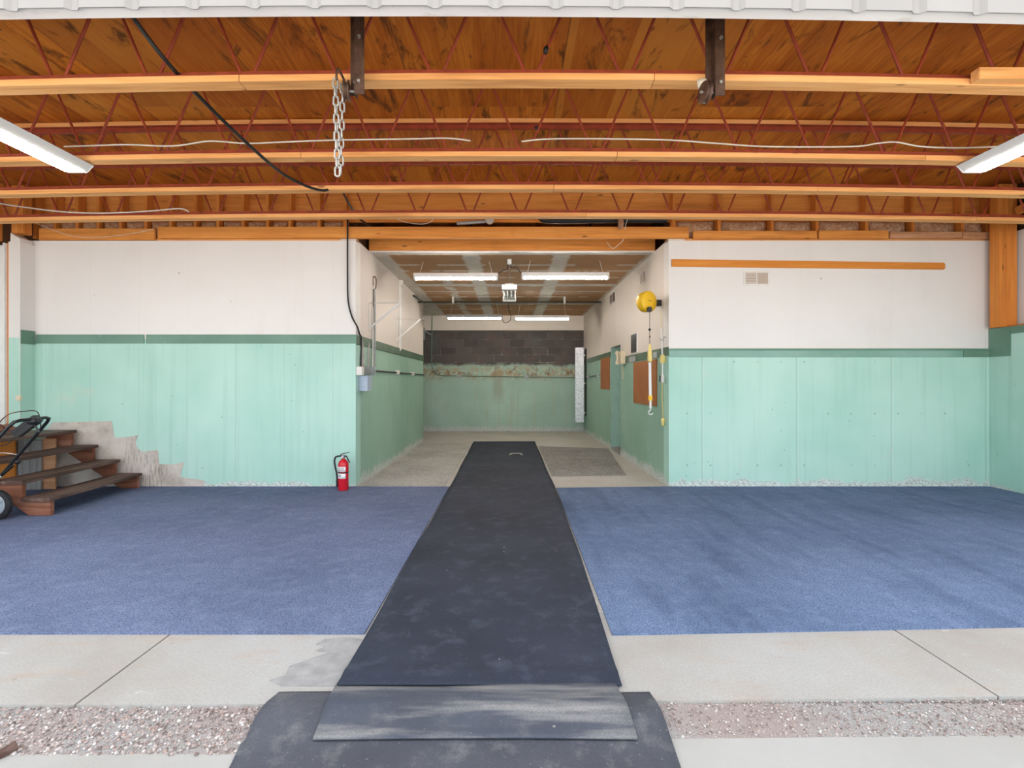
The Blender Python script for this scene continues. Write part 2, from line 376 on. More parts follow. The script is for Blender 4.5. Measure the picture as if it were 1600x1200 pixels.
m = M('lit_tube', .4); m.color((.9, .9, .88)).emit((1, .93, .83), 29.0); MT['tube_lit'] = m.m
m = M('lit_diffuser', .4); m.color((.9, .9, .9)).emit((1, .985, .96), 14.0); MT['diffuser'] = m.m
m = M('dim_lens', .35); m.color((.66, .63, .60)); MT['lens_side'] = m.m
m = M('unlit_tube', .25); m.color((.62, .62, .58)); MT['tube_off'] = m.m
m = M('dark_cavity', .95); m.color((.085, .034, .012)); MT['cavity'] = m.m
m = M('vent_brown', .6); m.color((.50, .40, .32)); MT['vent_in'] = m.m

# ------------------------------------------------------------------ mesh building
class MB:
    def __init__(s): s.v = []; s.f = []; s.sm = []
    def add(s, vs, fs, smooth=False):
        o = len(s.v); s.v += [Vector(v) for v in vs]
        s.f += [tuple(i+o for i in f) for f in fs]; s.sm += [smooth]*len(fs); return s
    def box(s, a, b):
        x0, y0, z0 = a; x1, y1, z1 = b
        return s.add([(x0, y0, z0), (x1, y0, z0), (x1, y1, z0), (x0, y1, z0), (x0, y0, z1), (x1, y0, z1), (x1, y1, z1), (x0, y1, z1)],
                     [(0, 3, 2, 1), (4, 5, 6, 7), (0, 1, 5, 4), (1, 2, 6, 5), (2, 3, 7, 6), (3, 0, 4, 7)])
    def prism(s, pts, axis, a, b):          # polygon in the two other axes, extruded along axis
        def mk(p, t):
            q = list(p); q.insert(axis, t); return q
        n = len(pts); vs = [mk(p, a) for p in pts]+[mk(p, b) for p in pts]
        fs = [tuple(range(n))[::-1], tuple(range(n, 2*n))]+[(i, (i+1) % n, n+(i+1) % n, n+i) for i in range(n)]
        return s.add(vs, fs)
    def bar(s, p, q, w, h, up=(0, 0, 1)):    # rectangular bar p -> q
        p, q = Vector(p), Vector(q); d = (q-p).normalized(); u = Vector(up)
        r = d.cross(u).normalized(); u = r.cross(d).normalized()
        c = [r*w/2+u*h/2, -r*w/2+u*h/2, -r*w/2-u*h/2, r*w/2-u*h/2]
        return s.add([p+k for k in c]+[q+k for k in c], [(3, 2, 1, 0), (4, 5, 6, 7)]+[(i, (i+1) % 4, 4+(i+1) % 4, 4+i) for i in range(4)])
    def tube(s, pts, r, n=8, closed=False):
        pts = [Vector(p) for p in pts]; k = len(pts); rings = []
        ref = None
        for i, p in enumerate(pts):
            a = pts[(i-1) % k] if (closed or i > 0) else p; b = pts[(i+1) % k] if (closed or i < k-1) else p
            d = (b-a).normalized()
            if ref is None:
                ref = d.orthogonal().normalized()
            ref = (ref-d*ref.dot(d)).normalized(); w = d.cross(ref)
            rr = r[i] if isinstance(r, (list, tuple)) else r
            rings.append([p+(ref*math.cos(2*PI*j/n)+w*math.sin(2*PI*j/n))*rr for j in range(n)])
        vs = [v for g in rings for v in g]; fs = []
        m_ = k if closed else k-1
        for i in range(m_):
            o1, o2 = i*n, ((i+1) % k)*n
            fs += [(o1+j, o1+(j+1) % n, o2+(j+1) % n, o2+j) for j in range(n)]
        s.add(vs, fs, True)
        if not closed:
            s.add(rings[0], [tuple(range(n))[::-1]]); s.add(rings[-1], [tuple(range(n))])
        return s
    def cyl(s, p, q, r, n=20): return s.tube([p, q], r, n)
    def lathe(s, base, axis, prof, n=28):    # prof: list of (radius, height along axis)
        base = Vector(base); ax = Vector(axis).normalized(); u = ax.orthogonal().normalized(); w = ax.cross(u)
        vs = []; fs = []
        for (r, h) in prof:
            vs += [base+ax*h+(u*math.cos(2*PI*j/n)+w*math.sin(2*PI*j/n))*max(r, 1e-4) for j in range(n)]
        for i in range(len(prof)-1):
            fs += [(i*n+j, i*n+(j+1) % n, (i+1)*n+(j+1) % n, (i+1)*n+j) for j in range(n)]
        fs += [tuple(range(n))[::-1], tuple(range((len(prof)-1)*n, len(prof)*n))]
        return s.add(vs, fs, True)
    def ball(s, c, r, sc=(1, 1, 1), jit=0.0, sub=2):
        bm = bmesh.new(); bmesh.ops.create_icosphere(bm, subdivisions=sub, radius=1)
        vs = [Vector(c)+Vector((v.co.x*sc[0], v.co.y*sc[1], v.co.z*sc[2]))*r*(1+random.uniform(-jit, jit)) for v in bm.verts]
        bm.verts.index_update(); fs = [tuple(v.index for v in f.verts) for f in bm.faces]; bm.free()
        return s.add(vs, fs, True)
    def build(s, name, mat, parent=None, label=None, cat=None, group=None, kind=None, bevel=0.0, origin=None):
        if parent is not None: off = parent['_w']; off = Vector(off)
        elif origin is not None: off = Vector(origin)
        else:
            lo = Vector([min(v[i] for v in s.v) for i in range(3)]); hi = Vector([max(v[i] for v in s.v) for i in range(3)])
            off = Vector(((lo.x+hi.x)/2, (lo.y+hi.y)/2, lo.z))
        me = bpy.data.meshes.new(name); me.from_pydata([tuple(v-off) for v in s.v], [], s.f); me.update()
        for i, p in enumerate(me.polygons): p.use_smooth = s.sm[i]
        bm = bmesh.new(); bm.from_mesh(me); bmesh.ops.recalc_face_normals(bm, faces=bm.faces)
        if bevel:
            bmesh.ops.remove_doubles(bm, verts=bm.verts, dist=1e-5)
            es = [e for e in bm.edges if len(e.link_faces) == 2 and e.calc_face_angle(0) > .6]
            bmesh.ops.bevel(bm, geom=es, offset=bevel, segments=2, affect='EDGES', clamp_overlap=True)
        bm.to_mesh(me); bm.free()
        me.materials.append(MT[mat] if isinstance(mat, str) else mat)
        o = bpy.data.objects.new(name, me); C.objects.link(o)
        if parent is not None: o.parent = parent
        else: o.location = off
        o['_w'] = tuple(off)
        tag(o, label, cat, group, kind); return o
def tag(o, label=None, cat=None, group=None, kind=None):
    if label: o['label'] = label
    if cat: o['category'] = cat
    if group: o['group'] = group
    if kind: o['kind'] = kind
def thing(name, loc, label, cat, group=None, kind=None):
    o = bpy.data.objects.new(name, None); C.objects.link(o); o.location = loc; o.empty_display_size = .1
    o['_w'] = tuple(loc); tag(o, label, cat, group, kind); return o
def struct(name, mb, mat, label, cat, parent=None, **k):
    return mb.build(name, mat, parent, label if parent is None else None, cat if parent is None else None, None, 'structure' if parent is None else None, **k)
ORD = ['first', 'second', 'third', 'fourth', 'fifth', 'sixth', 'seventh', 'eighth', 'ninth', 'tenth', 'eleventh', 'twelfth', 'thirteenth', 'fourteenth', 'fifteenth', 'sixteenth', 'seventeenth']
def spline(pts, n=10):
    pts = [Vector(p) for p in pts]; out = []
    for i in range(len(pts)-1):
        p0 = pts[max(i-1, 0)]; p1 = pts[i]; p2 = pts[i+1]; p3 = pts[min(i+2, len(pts)-1)]
        for k in range(n):
            t = k/n
            out.append(.5*((2*p1)+(p2-p0)*t+(2*p0-5*p1+4*p2-p3)*t*t+(3*p1-p0-3*p2+p3)*t**3))
    out.append(pts[-1]); return out

# ------------------------------------------------------------------ dimensions of the place
YW = 6.17                 # room's end wall, where the bay opens
XL, XR = -1.90, 1.97      # the bay's side walls
XA, XB = -5.86, 5.93      # room's corners
YE, YLE = 13.25, 11.0     # bay's end wall, end of the bay's left wall
ZB = 3.07                 # bay ceiling
ZD = 3.722                # underside of the roof deck

# ------------------------------------------------------------------ setting
struct('floor', MB().box((-7.3, 2.802, -.15), (6.4, 6.3, 0)).box((-3.7, 6.3, -.15), (2.6, 13.5, 0)), 'bay_floor', 'speckled grey brown concrete floor running to the back of the bay', 'floor')
def ya(x): return 2.0 if x < -.4 else 2.025+.02*min(x, 2.6)-.0125
b = MB()
for x0, x1 in ((-7.3, -1.745), (-1.735, -.2), (-.2, 2.005), (2.015, 6.6)):
    b.add([(x0, ya(x0), -.15), (x1, ya(x1), -.15), (x1, 2.80, -.15), (x0, 2.80, -.15),
           (x0, ya(x0), 0), (x1, ya(x1), 0), (x1, 2.80, 0), (x0, 2.80, 0)],
          [(0, 3, 2, 1), (4, 5, 6, 7), (0, 1, 5, 4), (1, 2, 6, 5), (2, 3, 7, 6), (3, 0, 4, 7)])
ap = struct('floor_apron', b, 'apron', 'pale concrete apron with two sawn joints in front of the carpets', 'floor')
# mortar smear on the apron left of the mat
pp = [(-.80, 2.53), (-.93, 2.51), (-.955, 2.46), (-.90, 2.44), (-.935, 2.40), (-.86, 2.385), (-.93, 2.33), (-1.0, 2.27), (-.99, 2.20), (-1.04, 2.16), (-.97, 2.12), (-.74, 2.12), (-.72, 2.5)]
MB().prism(pp, 2, 0.0, .0025).build('mortar_patch', 'mortar', ap, label='grey mortar smear')
struct('ground', MB().box((-40, -60, -.17), (40, 2.03, -.06)), 'gravel_bed', 'gravel ground in front of the concrete apron', 'ground')
struct('floor_yard', MB().prism([(-40, -60), (40, -60), (40, 1.87), (2.0, 1.845), (0.6, 1.825), (-.9, 1.75), (-40, 1.75)], 2, -.15, -.012), 'yard', 'lower concrete slab at the bottom edge of the view', 'floor')
# gravel strip
g = MB()
oct_v = [(1, 0, 0), (0, 1, 0), (-1, 0, 0), (0, -1, 0), (0, 0, 1)]
def pebble(cx, cy, cz, r):
    a = random.uniform(0, PI); ca, sa = math.cos(a), math.sin(a); e = random.uniform(.6, 1.0); h = random.uniform(.45, .8)
    n = 6; vs = []
    for k in range(n):
        t = 2*PI*k/n; q = random.uniform(.8, 1.15); x, y = math.cos(t)*r*q, math.sin(t)*r*e*q
        vs.append((cx+x*ca-y*sa, cy+x*sa+y*ca, cz))
    for k in range(n):
        t = 2*PI*k/n; x, y = math.cos(t)*r*.62, math.sin(t)*r*e*.62
        vs.append((cx+x*ca-y*sa, cy+x*sa+y*ca, cz+r*h))
    g.add(vs, [tuple(range(6, 12))]+[(k, (k+1) % 6, 6+(k+1) % 6, 6+k) for k in range(6)])
for i in range(21000):
    x = random.uniform(-3.1, 3.5)
    y0 = 1.745+(.09 if x > 0 else 0)
    y = random.uniform(y0, ya(x))
    if -.955+.0 < x < .59: continue
    right = x > .5
    if right and random.random() < .45*(1-(x-.5)/2.2): continue
    r = random.uniform(.0035, .008)*(0.75 if right else 1.0)
    pebble(x, y, -.016+random.uniform(-.004, .008), r)
gb = MB().prism([(-12, 1.751), (-.9, 1.751), (.6, 1.826), (2.0, 1.846), (12, 1.852), (12, 2.05), (-12, 1.999)], 2, -.12, -.0125)
o = gb.build('gravel_bed', 'gravel_bed', None, 'sandy bed under the loose pebbles along the apron edge', 'gravel', None, 'stuff')
o = g.build('gravel', 'pebble', None, 'loose pinkish pebbles in the strip below the concrete apron', 'gravel', None, 'stuff')

# end walls of the room
w = struct('wall_back_left', MB().box((-6.0, YW, 0), (XL, YW+.2, 3.045)), 'wall_left_front', 'end wall left of the bay, white over mint green', 'wall')
# scar of the old stair on the mint wall
sc = [(82, 660), (175, 658), (178, 679), (181, 684), (205, 682), (216, 680), (212, 690), (214, 700), (222, 706), (247, 703), (249, 725), (268, 726), (288, 722), (284, 735), (282, 745), (300, 748), (318, 750), (320, 759), (322, 766), (60, 766), (60, 690)]
pts = [(X(a, YW), max(.002, Zc(q, YW))) for a, q in sc]
MB().prism(pts, 1, YW-.0035, YW+.01).build('bare_concrete_patch', 'bare', w, label='bare concrete where an older stair stood')
struct('wall_back_right', MB().box((XR, YW, 0), (6.3, YW+.2, 3.045)), 'wall_right_front', 'end wall right of the bay, white over mint green', 'wall')
# bay
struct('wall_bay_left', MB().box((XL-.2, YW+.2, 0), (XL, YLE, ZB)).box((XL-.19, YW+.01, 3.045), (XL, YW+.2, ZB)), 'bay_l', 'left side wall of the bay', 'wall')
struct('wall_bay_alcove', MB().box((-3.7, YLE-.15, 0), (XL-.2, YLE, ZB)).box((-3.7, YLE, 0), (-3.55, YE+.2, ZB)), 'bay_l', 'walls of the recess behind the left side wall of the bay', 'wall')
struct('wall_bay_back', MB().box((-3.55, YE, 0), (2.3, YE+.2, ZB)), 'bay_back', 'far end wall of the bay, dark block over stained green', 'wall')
DY0, DY1, DZ = 8.86, 9.70, 1.97
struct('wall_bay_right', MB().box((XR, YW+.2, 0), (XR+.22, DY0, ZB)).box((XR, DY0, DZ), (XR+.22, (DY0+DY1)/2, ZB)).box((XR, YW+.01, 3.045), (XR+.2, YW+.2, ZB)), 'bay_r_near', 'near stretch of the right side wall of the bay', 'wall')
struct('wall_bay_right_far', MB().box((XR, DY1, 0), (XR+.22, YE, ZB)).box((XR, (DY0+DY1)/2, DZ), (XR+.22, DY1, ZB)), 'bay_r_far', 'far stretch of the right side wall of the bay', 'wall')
d = struct('door_1', MB().box((XR+.225, DY0-.1, .02), (XR+.27, DY1+.1, 2.05)), 'door_green', 'green door closing the opening in the right wall of the bay', 'door', bevel=.004)
MB().ball((XR+.19, DY0+.12, 1.0), .03).cyl((XR+.22, DY0+.12, 1.0), (XR+.19, DY0+.12, 1.0), .012, 10).build('door_knob', 'grey_metal', d)
struct('trim_door_jamb', MB().box((XR+.004, DY1-.012, 0), (XR+.225, DY1+.0, DZ)), 'reveal', 'peeling green jamb on the far side of the doorway', 'trim')
MB().box((XR-.005, DY0+.02, .003), (XR+.22, DY1-.02, .05)).build('door_sill', 'old_panel', None, 'worn wooden sill lying in the green doorway', 'door sill', bevel=.006)
struct('ceiling_bay', MB().box((-3.7, 6.79, ZB), (XR+.25, YE+.2, ZB+.016)), 'bay_ceiling', 'brown drywall ceiling of the bay with grey taped seams', 'ceiling')
struct('trim_ceiling_edge', MB().box((XL, 6.735, ZB-.012), (XR, 6.79, ZB+.001)), 'off_white', 'ragged white drywall edge under the bay header', 'trim')
# room sides
struct('wall_left', MB().box((-7.35, 2.4, 0), (-7.2, 6.4, ZD)), 'wall_side_l', 'left side wall of the room', 'wall')
struct('wall_left_pilaster', MB().box((-6.0, 5.98, 0), (XA, YW, 2.98)).prism([(-5.99, 2.98), (-5.87, 2.98), (-5.88, 3.03), (-5.93, 3.05), (-5.985, 3.09)], 1, 5.99, 6.15), 'wall_left_front', 'narrow pilaster in the left corner, white over mint green', 'wall')
struct('wall_back_left_return', MB().box((-7.3, 6.2, 0), (-6.0, 6.4, 3.0)), 'wall_left_front', 'wall behind the landing in the left corner', 'wall')
d = struct('door_2', MB().box((-6.90, 5.99, .78), (-6.04, 6.03, 2.93)), 'white', 'white door at the top of the stairs, cut by the left edge', 'door', bevel=.004)
MB().box((-6.045, 5.955, .75), (-6.025, 6.05, 2.96)).build('door_edge_strip', 'white', d)
struct('wall_right', MB().box((XB, 2.5, 0), (6.3, YW, 1.955)).box((6.12, 2.5, 1.955), (6.3, YW, 3.12)), 'wall_side_r', 'right side wall, mint concrete ledge with white panel above', 'wall')
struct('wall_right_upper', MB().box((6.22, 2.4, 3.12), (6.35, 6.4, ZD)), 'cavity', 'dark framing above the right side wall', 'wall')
struct('light_block_back_upper', MB().box((-7.3, 6.43, 3.0), (-1.95, 6.46, ZD)).box((2.0, 6.43, 3.0), (6.35, 6.46, ZD)), 'cavity', 'added light blocking panel behind the insulation above the end walls', 'wall')  # unseen dark closing panel, added to block light behind the framing
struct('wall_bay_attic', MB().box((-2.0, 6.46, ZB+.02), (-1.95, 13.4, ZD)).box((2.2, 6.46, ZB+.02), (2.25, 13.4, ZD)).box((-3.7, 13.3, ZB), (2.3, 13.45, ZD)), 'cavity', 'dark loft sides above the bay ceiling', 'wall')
struct('ceiling', MB().box((-7.4, 2.35, ZD), (6.6, 13.6, ZD+.02)), 'deck', 'orange brown plywood roof deck over the room', 'ceiling')
struct('roof', MB().box((-7.6, 2.3, ZD+.03), (6.8, 13.8, ZD+.2)), 'siding', 'roof above the plywood deck', 'roof')

# trims (dado boards)
def trim(name, a, b, mat, label): struct(name, MB().box(a, b), mat, label, 'trim', bevel=.002)
trim('trim_1', (XA+.02, YW-.014, 1.775), (X(226, YW), YW, 1.885), 'trim', 'green dado board on the left end wall, short piece near corner')
trim('trim_2', (X(229, YW), YW-.014, 1.775), (XL+.012, YW, 1.885), 'trim', 'green dado board on the left end wall, long piece')
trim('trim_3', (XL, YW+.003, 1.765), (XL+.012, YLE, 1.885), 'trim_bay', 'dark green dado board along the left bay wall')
trim('trim_4', (XR, YW-.012, 1.605), (5.60, YW, 1.69), 'trim_light', 'worn green dado board on the right end wall')
trim('trim_5', (XR-.004, YW-.024, 1.69), (XB, YW, 1.712), 'trim', 'dark green ledge capping the right end wall dado')
trim('trim_6', (5.605, YW-.012, 1.605), (XB, YW, 1.69), 'trim', 'dark green dado end piece by the right corner')
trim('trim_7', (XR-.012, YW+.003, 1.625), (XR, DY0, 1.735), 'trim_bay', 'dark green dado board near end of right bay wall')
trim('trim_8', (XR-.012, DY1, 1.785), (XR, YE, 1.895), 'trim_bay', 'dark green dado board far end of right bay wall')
trim('trim_9', (XB-.012, 5.9, 1.61), (XB, YW, 1.955), 'trim', 'upright green band in the right corner')
trim('trim_10', (XB-.012, 2.5, 1.87), (XB, 5.899, 1.955), 'trim', 'green band along the top of the right side wall')
trim('trim_11', (XA, 5.97, 1.76), (XA+.014, YW-.015, 1.925), 'trim', 'green dado board on the side of the pilaster')

# ------------------------------------------------------------------ carpets and mats (floor coverings)
def slab(poly, z0, z1): return MB().prism(poly, 2, z0, z1)
slab([(-7.19, 2.556), (-.742, 2.556), (-.742, 6.165), (-7.19, 6.165)], 0.0005, .010).build('carpet', 'carpet_l', None, 'blue carpet covering the floor left of the black runner', 'carpet')
slab([(.524, 2.545), (1.6, 2.585), (5.925, 2.76), (5.925, 6.165), (XR, 6.165), (.572, 6.09)], 0.0005, .010).build('carpet', 'carpet_r', None, 'blue carpet covering the floor right of the black runner', 'carpet')
slab([(.585, 6.85), (1.62, 6.92), (1.93, 9.75), (.585, 10.1)], 0.0005, .008).build('rug', 'rug_dark', None, 'dark grey speckled rug in the bay right of the runner', 'rug')
slab([(-1.86, 6.20), (-.80, 6.20), (-.80, 10.9), (-1.1, 10.75), (-1.86, 10.6)], 0.0005, .006).build('rug', 'rug_light', None, 'pale grey brown speckled rug in the bay left of the runner', 'rug')
# long runner with a crease near its front end
def sheet(xl, xr, ys, zf, th, nx=24, wav=False):
    b = MB(); vs = []; fs = []
    for y in ys:
        a, c = xl(y), xr(y)
        for i in range(nx+1):
            x = a+(c-a)*i/nx; yy = y-(.030*max(0, min(1, (.05-x)/.35))*max(0, (y-1.95)/.15) if wav else 0); vs.append((x, yy, zf(x, yy)))
    n = len(vs); W = nx+1; L = len(ys)
    vs += [(v[0], v[1], v[2]-th) for v in vs]
    for j in range(L-1):
        for i in range(nx):
            q = j*W+i; fs.append((q, q+1, q+W+1, q+W)); fs.append((n+q, n+q+W, n+q+W+1, n+q+1))
    for j in range(L-1):
        for i in (0, nx):
            q = j*W+i; fs.append((q, q+W, n+q+W, n+q))
    for i in range(nx):
        fs.append((i, n+i, n+i+1, i+1)); q = (L-1)*W+i; fs.append((q, q+1, n+q+1, n+q))
    return b.add(vs, fs, True)
def lerp(a, b, t): return a+(b-a)*t
def xl(y): return -.728-.05*max(0, (y-6))/4.85+(.004*math.sin(y*3))
def xr(y): return .478+.075*min(1, (y-2.1)/3.0)+.004*math.sin(y*2.3)
ys = [2.105+.02*i for i in range(16)]+[2.45+.15*i for i in range(56)]+[10.85]
sheet(xl, xr, ys, lambda x, y: .0175+.006*math.exp(-((y-2.20)/.03)**2)+.002*math.sin(y*7+x*2), .0075).build('rubber_runner', 'runner', None, 'long black rubber runner from the apron into the bay', 'mat')
# ramp mats
def zr(x, y):
    z = .012-.018*(1/(1+math.exp((y-1.80)/.045)))
    z += .018*math.exp(-((y-1.94)/.09)**2)
    return z+.003*math.sin(x*4+y*8)
ys = [.7, .9, 1.1, 1.3, 1.45]+[1.5+.02*i for i in range(29)]
sheet(lambda y: -.945+.02*math.sin(y*9)-.01*(y < 1.8), lambda y: .575+.012*math.sin(y*7+1), ys, zr, .009).build('ramp_mat', 'ramp_mat', None, 'wide grey rubber mat humped over the apron edge', 'mat')
ys = [1.79+.02*i for i in range(17)]
sheet(lambda y: -.705-.02*(y-1.79)/.3, lambda y: .455+.006*math.sin(y*11), ys, lambda x, y: zr(x, y)+.0125+.003*math.sin(y*26), .007, wav=True).build('ramp_mat', 'ramp_top', None, 'smaller dusty rubber mat with pale bands lying on the wide mat', 'mat')
# chrome pull handle lying on the runner
q = Vector((X(806, 8.8), 8.8, .020))
MB().tube(spline([q+Vector((-.10, 0, .004)), q+Vector((-.085, 0, .022)), q+Vector((0, 0, .026)), q+Vector((.085, 0, .022)), q+Vector((.10, 0, .004))], 6), .007, 8).box((q.x-.125, q.y-.02, q.z-.001), (q.x-.08, q.y+.02, q.z+.006)).box((q.x+.08, q.y-.02, q.z-.001), (q.x+.125, q.y+.02, q.z+.006)).build('metal_handle', 'zinc', None, 'small pale metal pull handle lying on the black runner', 'handle')
# bits on the ground
MB().ball((X(372, 1.80), 1.80, -.028), .035, (1.2, .7, .5), .12).build('flat_stone', 'stone', None, 'flat grey stone in the gravel beside the ramp mat', 'stone')
MB().bar(at(-12, 1185, 1.72)+Vector((0, 0, -.001)), at(27, 1163, 1.77), .03, .018).build('wood_scrap', 'tread', None, 'dark scrap of wood in the gravel at the lower left', 'wood scrap')
# ------------------------------------------------------------------ door header
def hz(x): return -.0046*x-.0042*x*x
b = MB(); N = 60; xs = [-5.9+11.8*i/N for i in range(N+1)]
prof = [(2.452, 3.088), (2.395, 3.095), (2.392, 3.112), (2.445, 3.25), (2.47, 3.25), (2.462, 3.10)]
vs = []; fs = []; k = len(prof)
for x in xs: vs += [(x, y, z+hz(max(-3.2, min(3.2, x)))) for y, z in prof]
for i in range(N): fs += [(i*k+j, i*k+(j+1) % k, (i+1)*k+(j+1) % k, (i+1)*k+j) for j in range(k)]
b.add(vs, fs)
hd = struct('trim_12', b, 'flashing', 'white metal flashing along the door header at the top of view', 'trim')
b = MB(); pr = []
x = -5.9; pitch = .288
while x < 5.9:
    for dx, dy in ((0, 0), (.215, 0), (.238, .018), (.265, .018)): pr.append((x+dx, dy))
    x += pitch
vs = []; fs = []
for (x, dy) in pr:
    xx = x+.11; h_ = hz(max(-3.2, min(3.2, xx)))
    vs += [(xx, 2.372+dy, 3.082+h_), (xx, 2.372+dy, 3.80), (xx, 2.376+dy, 3.80), (xx, 2.376+dy, 3.082+h_)]
for i in range(len(pr)-1): fs += [(i*4+j, i*4+(j+1) % 4, i*4+4+(j+1) % 4, i*4+4+j) for j in range(4)]
b.add(vs, fs)
struct('wall_front_siding', b, 'siding', 'pale ribbed metal siding above the door header', 'wall')

# ------------------------------------------------------------------ open web joists
def joist(idx, Y, camber, node, pitch, label, joints):
    t = thing('roof_joist', (0, Y, 3.07), label, 'joist', 'open web steel roof joists')
    cam = lambda x: -camber*min(x*x, 40)
    x0, x1 = -7.15, 6.15
    def run(z0, z1, y0, y1, a, c, name, mat, n=26):
        b = MB(); vs = []; fs = []
        for i in range(n+1):
            x = a+(c-a)*i/n; o = cam(x)
            vs += [(x, y0, z0+o), (x, y1, z0+o), (x, y1, z1+o), (x, y0, z1+o)]
        for i in range(n): fs += [(i*4+j, i*4+(j+1) % 4, i*4+4+(j+1) % 4, i*4+4+j) for j in range(4)]
        fs += [(3, 2, 1, 0), (n*4, n*4+1, n*4+2, n*4+3)]
        b.add(vs, fs); return b.build(name, mat, t)
    # nailer under the bottom chord, in lengths of lumber
    cuts = [x0]+joints+[x1]
    for a, c in zip(cuts[:-1], cuts[1:]):
        run(3.07, 3.108, Y-.045, Y+.045, a+.002, c-.002, 'bottom_nailer', 'pine_x', 18)
    def chord(z, up, name):
        b = MB(); vs = []; fs = []; n = 40
        s = 1 if up else -1
        prof = [(-.045, 0), (.045, 0), (.045, .005*s), (.014, .005*s), (.014, .040*s), (.010, .040*s), (-.010, .040*s), (-.014, .040*s), (-.014, .005*s), (-.045, .005*s)]
        k = len(prof)
        for i in range(n+1):
            x = x0+(x1-x0)*i/n
            vs += [(x, Y+p[0], z+p[1]+cam(x)) for p in prof]
        for i in range(n): fs += [(i*k+j, i*k+(j+1) % k, i*k+k+(j+1) % k, i*k+k+j) for j in range(k)]
        fs += [tuple(range(k)), tuple(range(n*k, n*k+k))]
        b.add(vs, fs); return b.build(name, 'red', t)
    chord(3.108, True, 'bottom_chord'); chord(3.680, False, 'top_chord')
    run(3.680, 3.718, Y-.045, Y+.045, x0, x1, 'top_nailer', 'pine_x')
    k0 = int((x0-node)/pitch)-1
    r = .0095
    for k in range(k0, k0+30):
        xb = node+k*pitch
        for s in (-1, 1):
            xa = xb+s*.035; xt = xb+s*(pitch/2-.03)
            if min(xa, xt) < x0+.05 or max(xa, xt) > x1-.05: continue
            pts = [(xa-s*.012, Y, 3.118+cam(xa)), (xa+s*.004, Y, 3.145+cam(xa)), (xt-s*.006, Y, 3.64+cam(xt)), (xt+s*.01, Y, 3.668+cam(xt))]
            MB().tube(pts, r, 8).build('web_rod', 'red', t)
    return t
joist(0, 2.975, .0045, -.434, .563, 'front red steel roof joist with the chain and hangers before it', [X(376, 2.95), X(1021, 2.95)])
joist(1, 3.967, .0028, -.17+.577/2, .577, 'second red steel roof joist, white cable lying along its bottom', [X(473, 3.96), X(963, 3.96), X(1440, 3.96)])
joist(2, 4.628, .0024, .124, .59, 'third red steel roof joist, nearer the end wall than the cabled one', [X(865, 4.62), X(1274, 4.62)])
joist(3, 5.38, .0018, -.425, .549, 'rearmost red steel roof joist, closest to the end wall', [X(915, 5.38), X(1520, 5.38)])
# block of lumber lying against the front joist at the right
MB().box((X(1532, 2.86), 2.868, 3.040), (3.9, 2.925, 3.105)).build('lumber_block', 'pine_x', None, 'short lumber block on the front joist at the right edge', 'lumber', bevel=.004)

# ------------------------------------------------------------------ framing above the end wall
def board(name, a, b_, mat, label, cat='board', group=None, bevel=.004):
    return MB().box(a, b_).build(name, mat, None, label, cat, group, bevel=bevel)
zp0, zp1 = 3.072, 3.215
board('wall_plate', (XA+.05, YW-.01, zp0-.02), (X(242, YW), YW+.03, zp1-.02), 'plate', 'framing board above the left wall, short piece near the corner')
board('wall_plate', (X(247, YW), YW-.012, zp0), (X(1076, YW), YW+.03, zp1), 'plate', 'long framing board spanning over the bay opening')
board('wall_plate', (X(1083, YW), YW-.01, zp0-.005), (X(1276, YW), YW+.03, zp1-.05), 'plate', 'thin framing board above the right wall beside the bay')
board('wall_plate', (X(1279, YW), YW-.01, zp0-.005), (X(1388, YW), YW+.03, zp1-.045), 'plate', 'middle framing board above the right wall')
board('wall_plate', (X(1390, YW), YW-.012, zp0-.0), (X(1502, YW), YW+.03, zp1-.06), 'grey_lumber', 'greyed framing board above the right wall')
board('wall_plate', (X(1503, YW), YW-.012, zp0-.005), (X(1549, YW), YW+.03, zp1-.065), 'grey_lumber', 'greyed short framing board in the right corner')
board('wall_sill', (XA+.05, YW+.032, 3.046), (XL, YW+.13, 3.084), 'pine_x', 'flat plate on top of the left end wall behind the boards')
board('wall_sill', (XR, YW+.032, 3.046), (6.0, YW+.13, 3.084), 'pine_x', 'flat plate on top of the right end wall behind the boards')
board('bay_header', (XL-.0, 6.75, ZB+.002), (XR, 6.788, ZB+.17), 'plate', 'header board at the front edge of the bay ceiling')
board('rim_board', (-7.15, 6.33, 3.33), (6.2, 6.37, ZD-.005), 'plate', 'wide rim board under the roof deck above the end wall')
# cripple studs and insulation
xs = [X(p, YW+.08) for p in (58, 90, 124, 157, 192, 231, 270, 308, 343, 382, 420, 455, 500, 540)]
for i, x in enumerate(xs):
    board('cripple_stud', (x-.019, YW+.04, 3.086), (x+.019, YW+.155, ZD-.03), 'pine_z', 'short stud above the left wall, %s from the left corner' % ORD[i], 'stud', 'short studs above the left wall', .003)
def batt(x0, x1, label, grp):
    b = MB(); n, mz = 8, 8; vs = []; fs = []
    for j in range(mz+1):
        for i in range(n+1):
            u, v = i/n, j/mz; e = 1-max(abs(2*u-1), abs(2*v-1))**3
            vs.append((x0+(x1-x0)*u, YW+.14-.085*e-random.uniform(0, .03)*e, 3.086+.245*v))
    N_ = len(vs); vs += [(v[0], YW+.25, v[2]) for v in vs]
    for j in range(mz):
        for i in range(n):
            q = j*(n+1)+i; fs += [(q, q+1, q+n+2, q+n+1), (N_+q, N_+q+n+1, N_+q+n+2, N_+q+1)]
    for j in range(mz):
        for i in (0, n): q = j*(n+1)+i; fs.append((q, q+n+1, N_+q+n+1, N_+q))
    for i in range(n):
        for j in (0, mz): q = j*(n+1)+i; fs.append((q, q+1, N_+q+1, N_+q))
    b.add(vs, fs, True).build('insulation_batt', 'insul', None, label, 'insulation', grp)
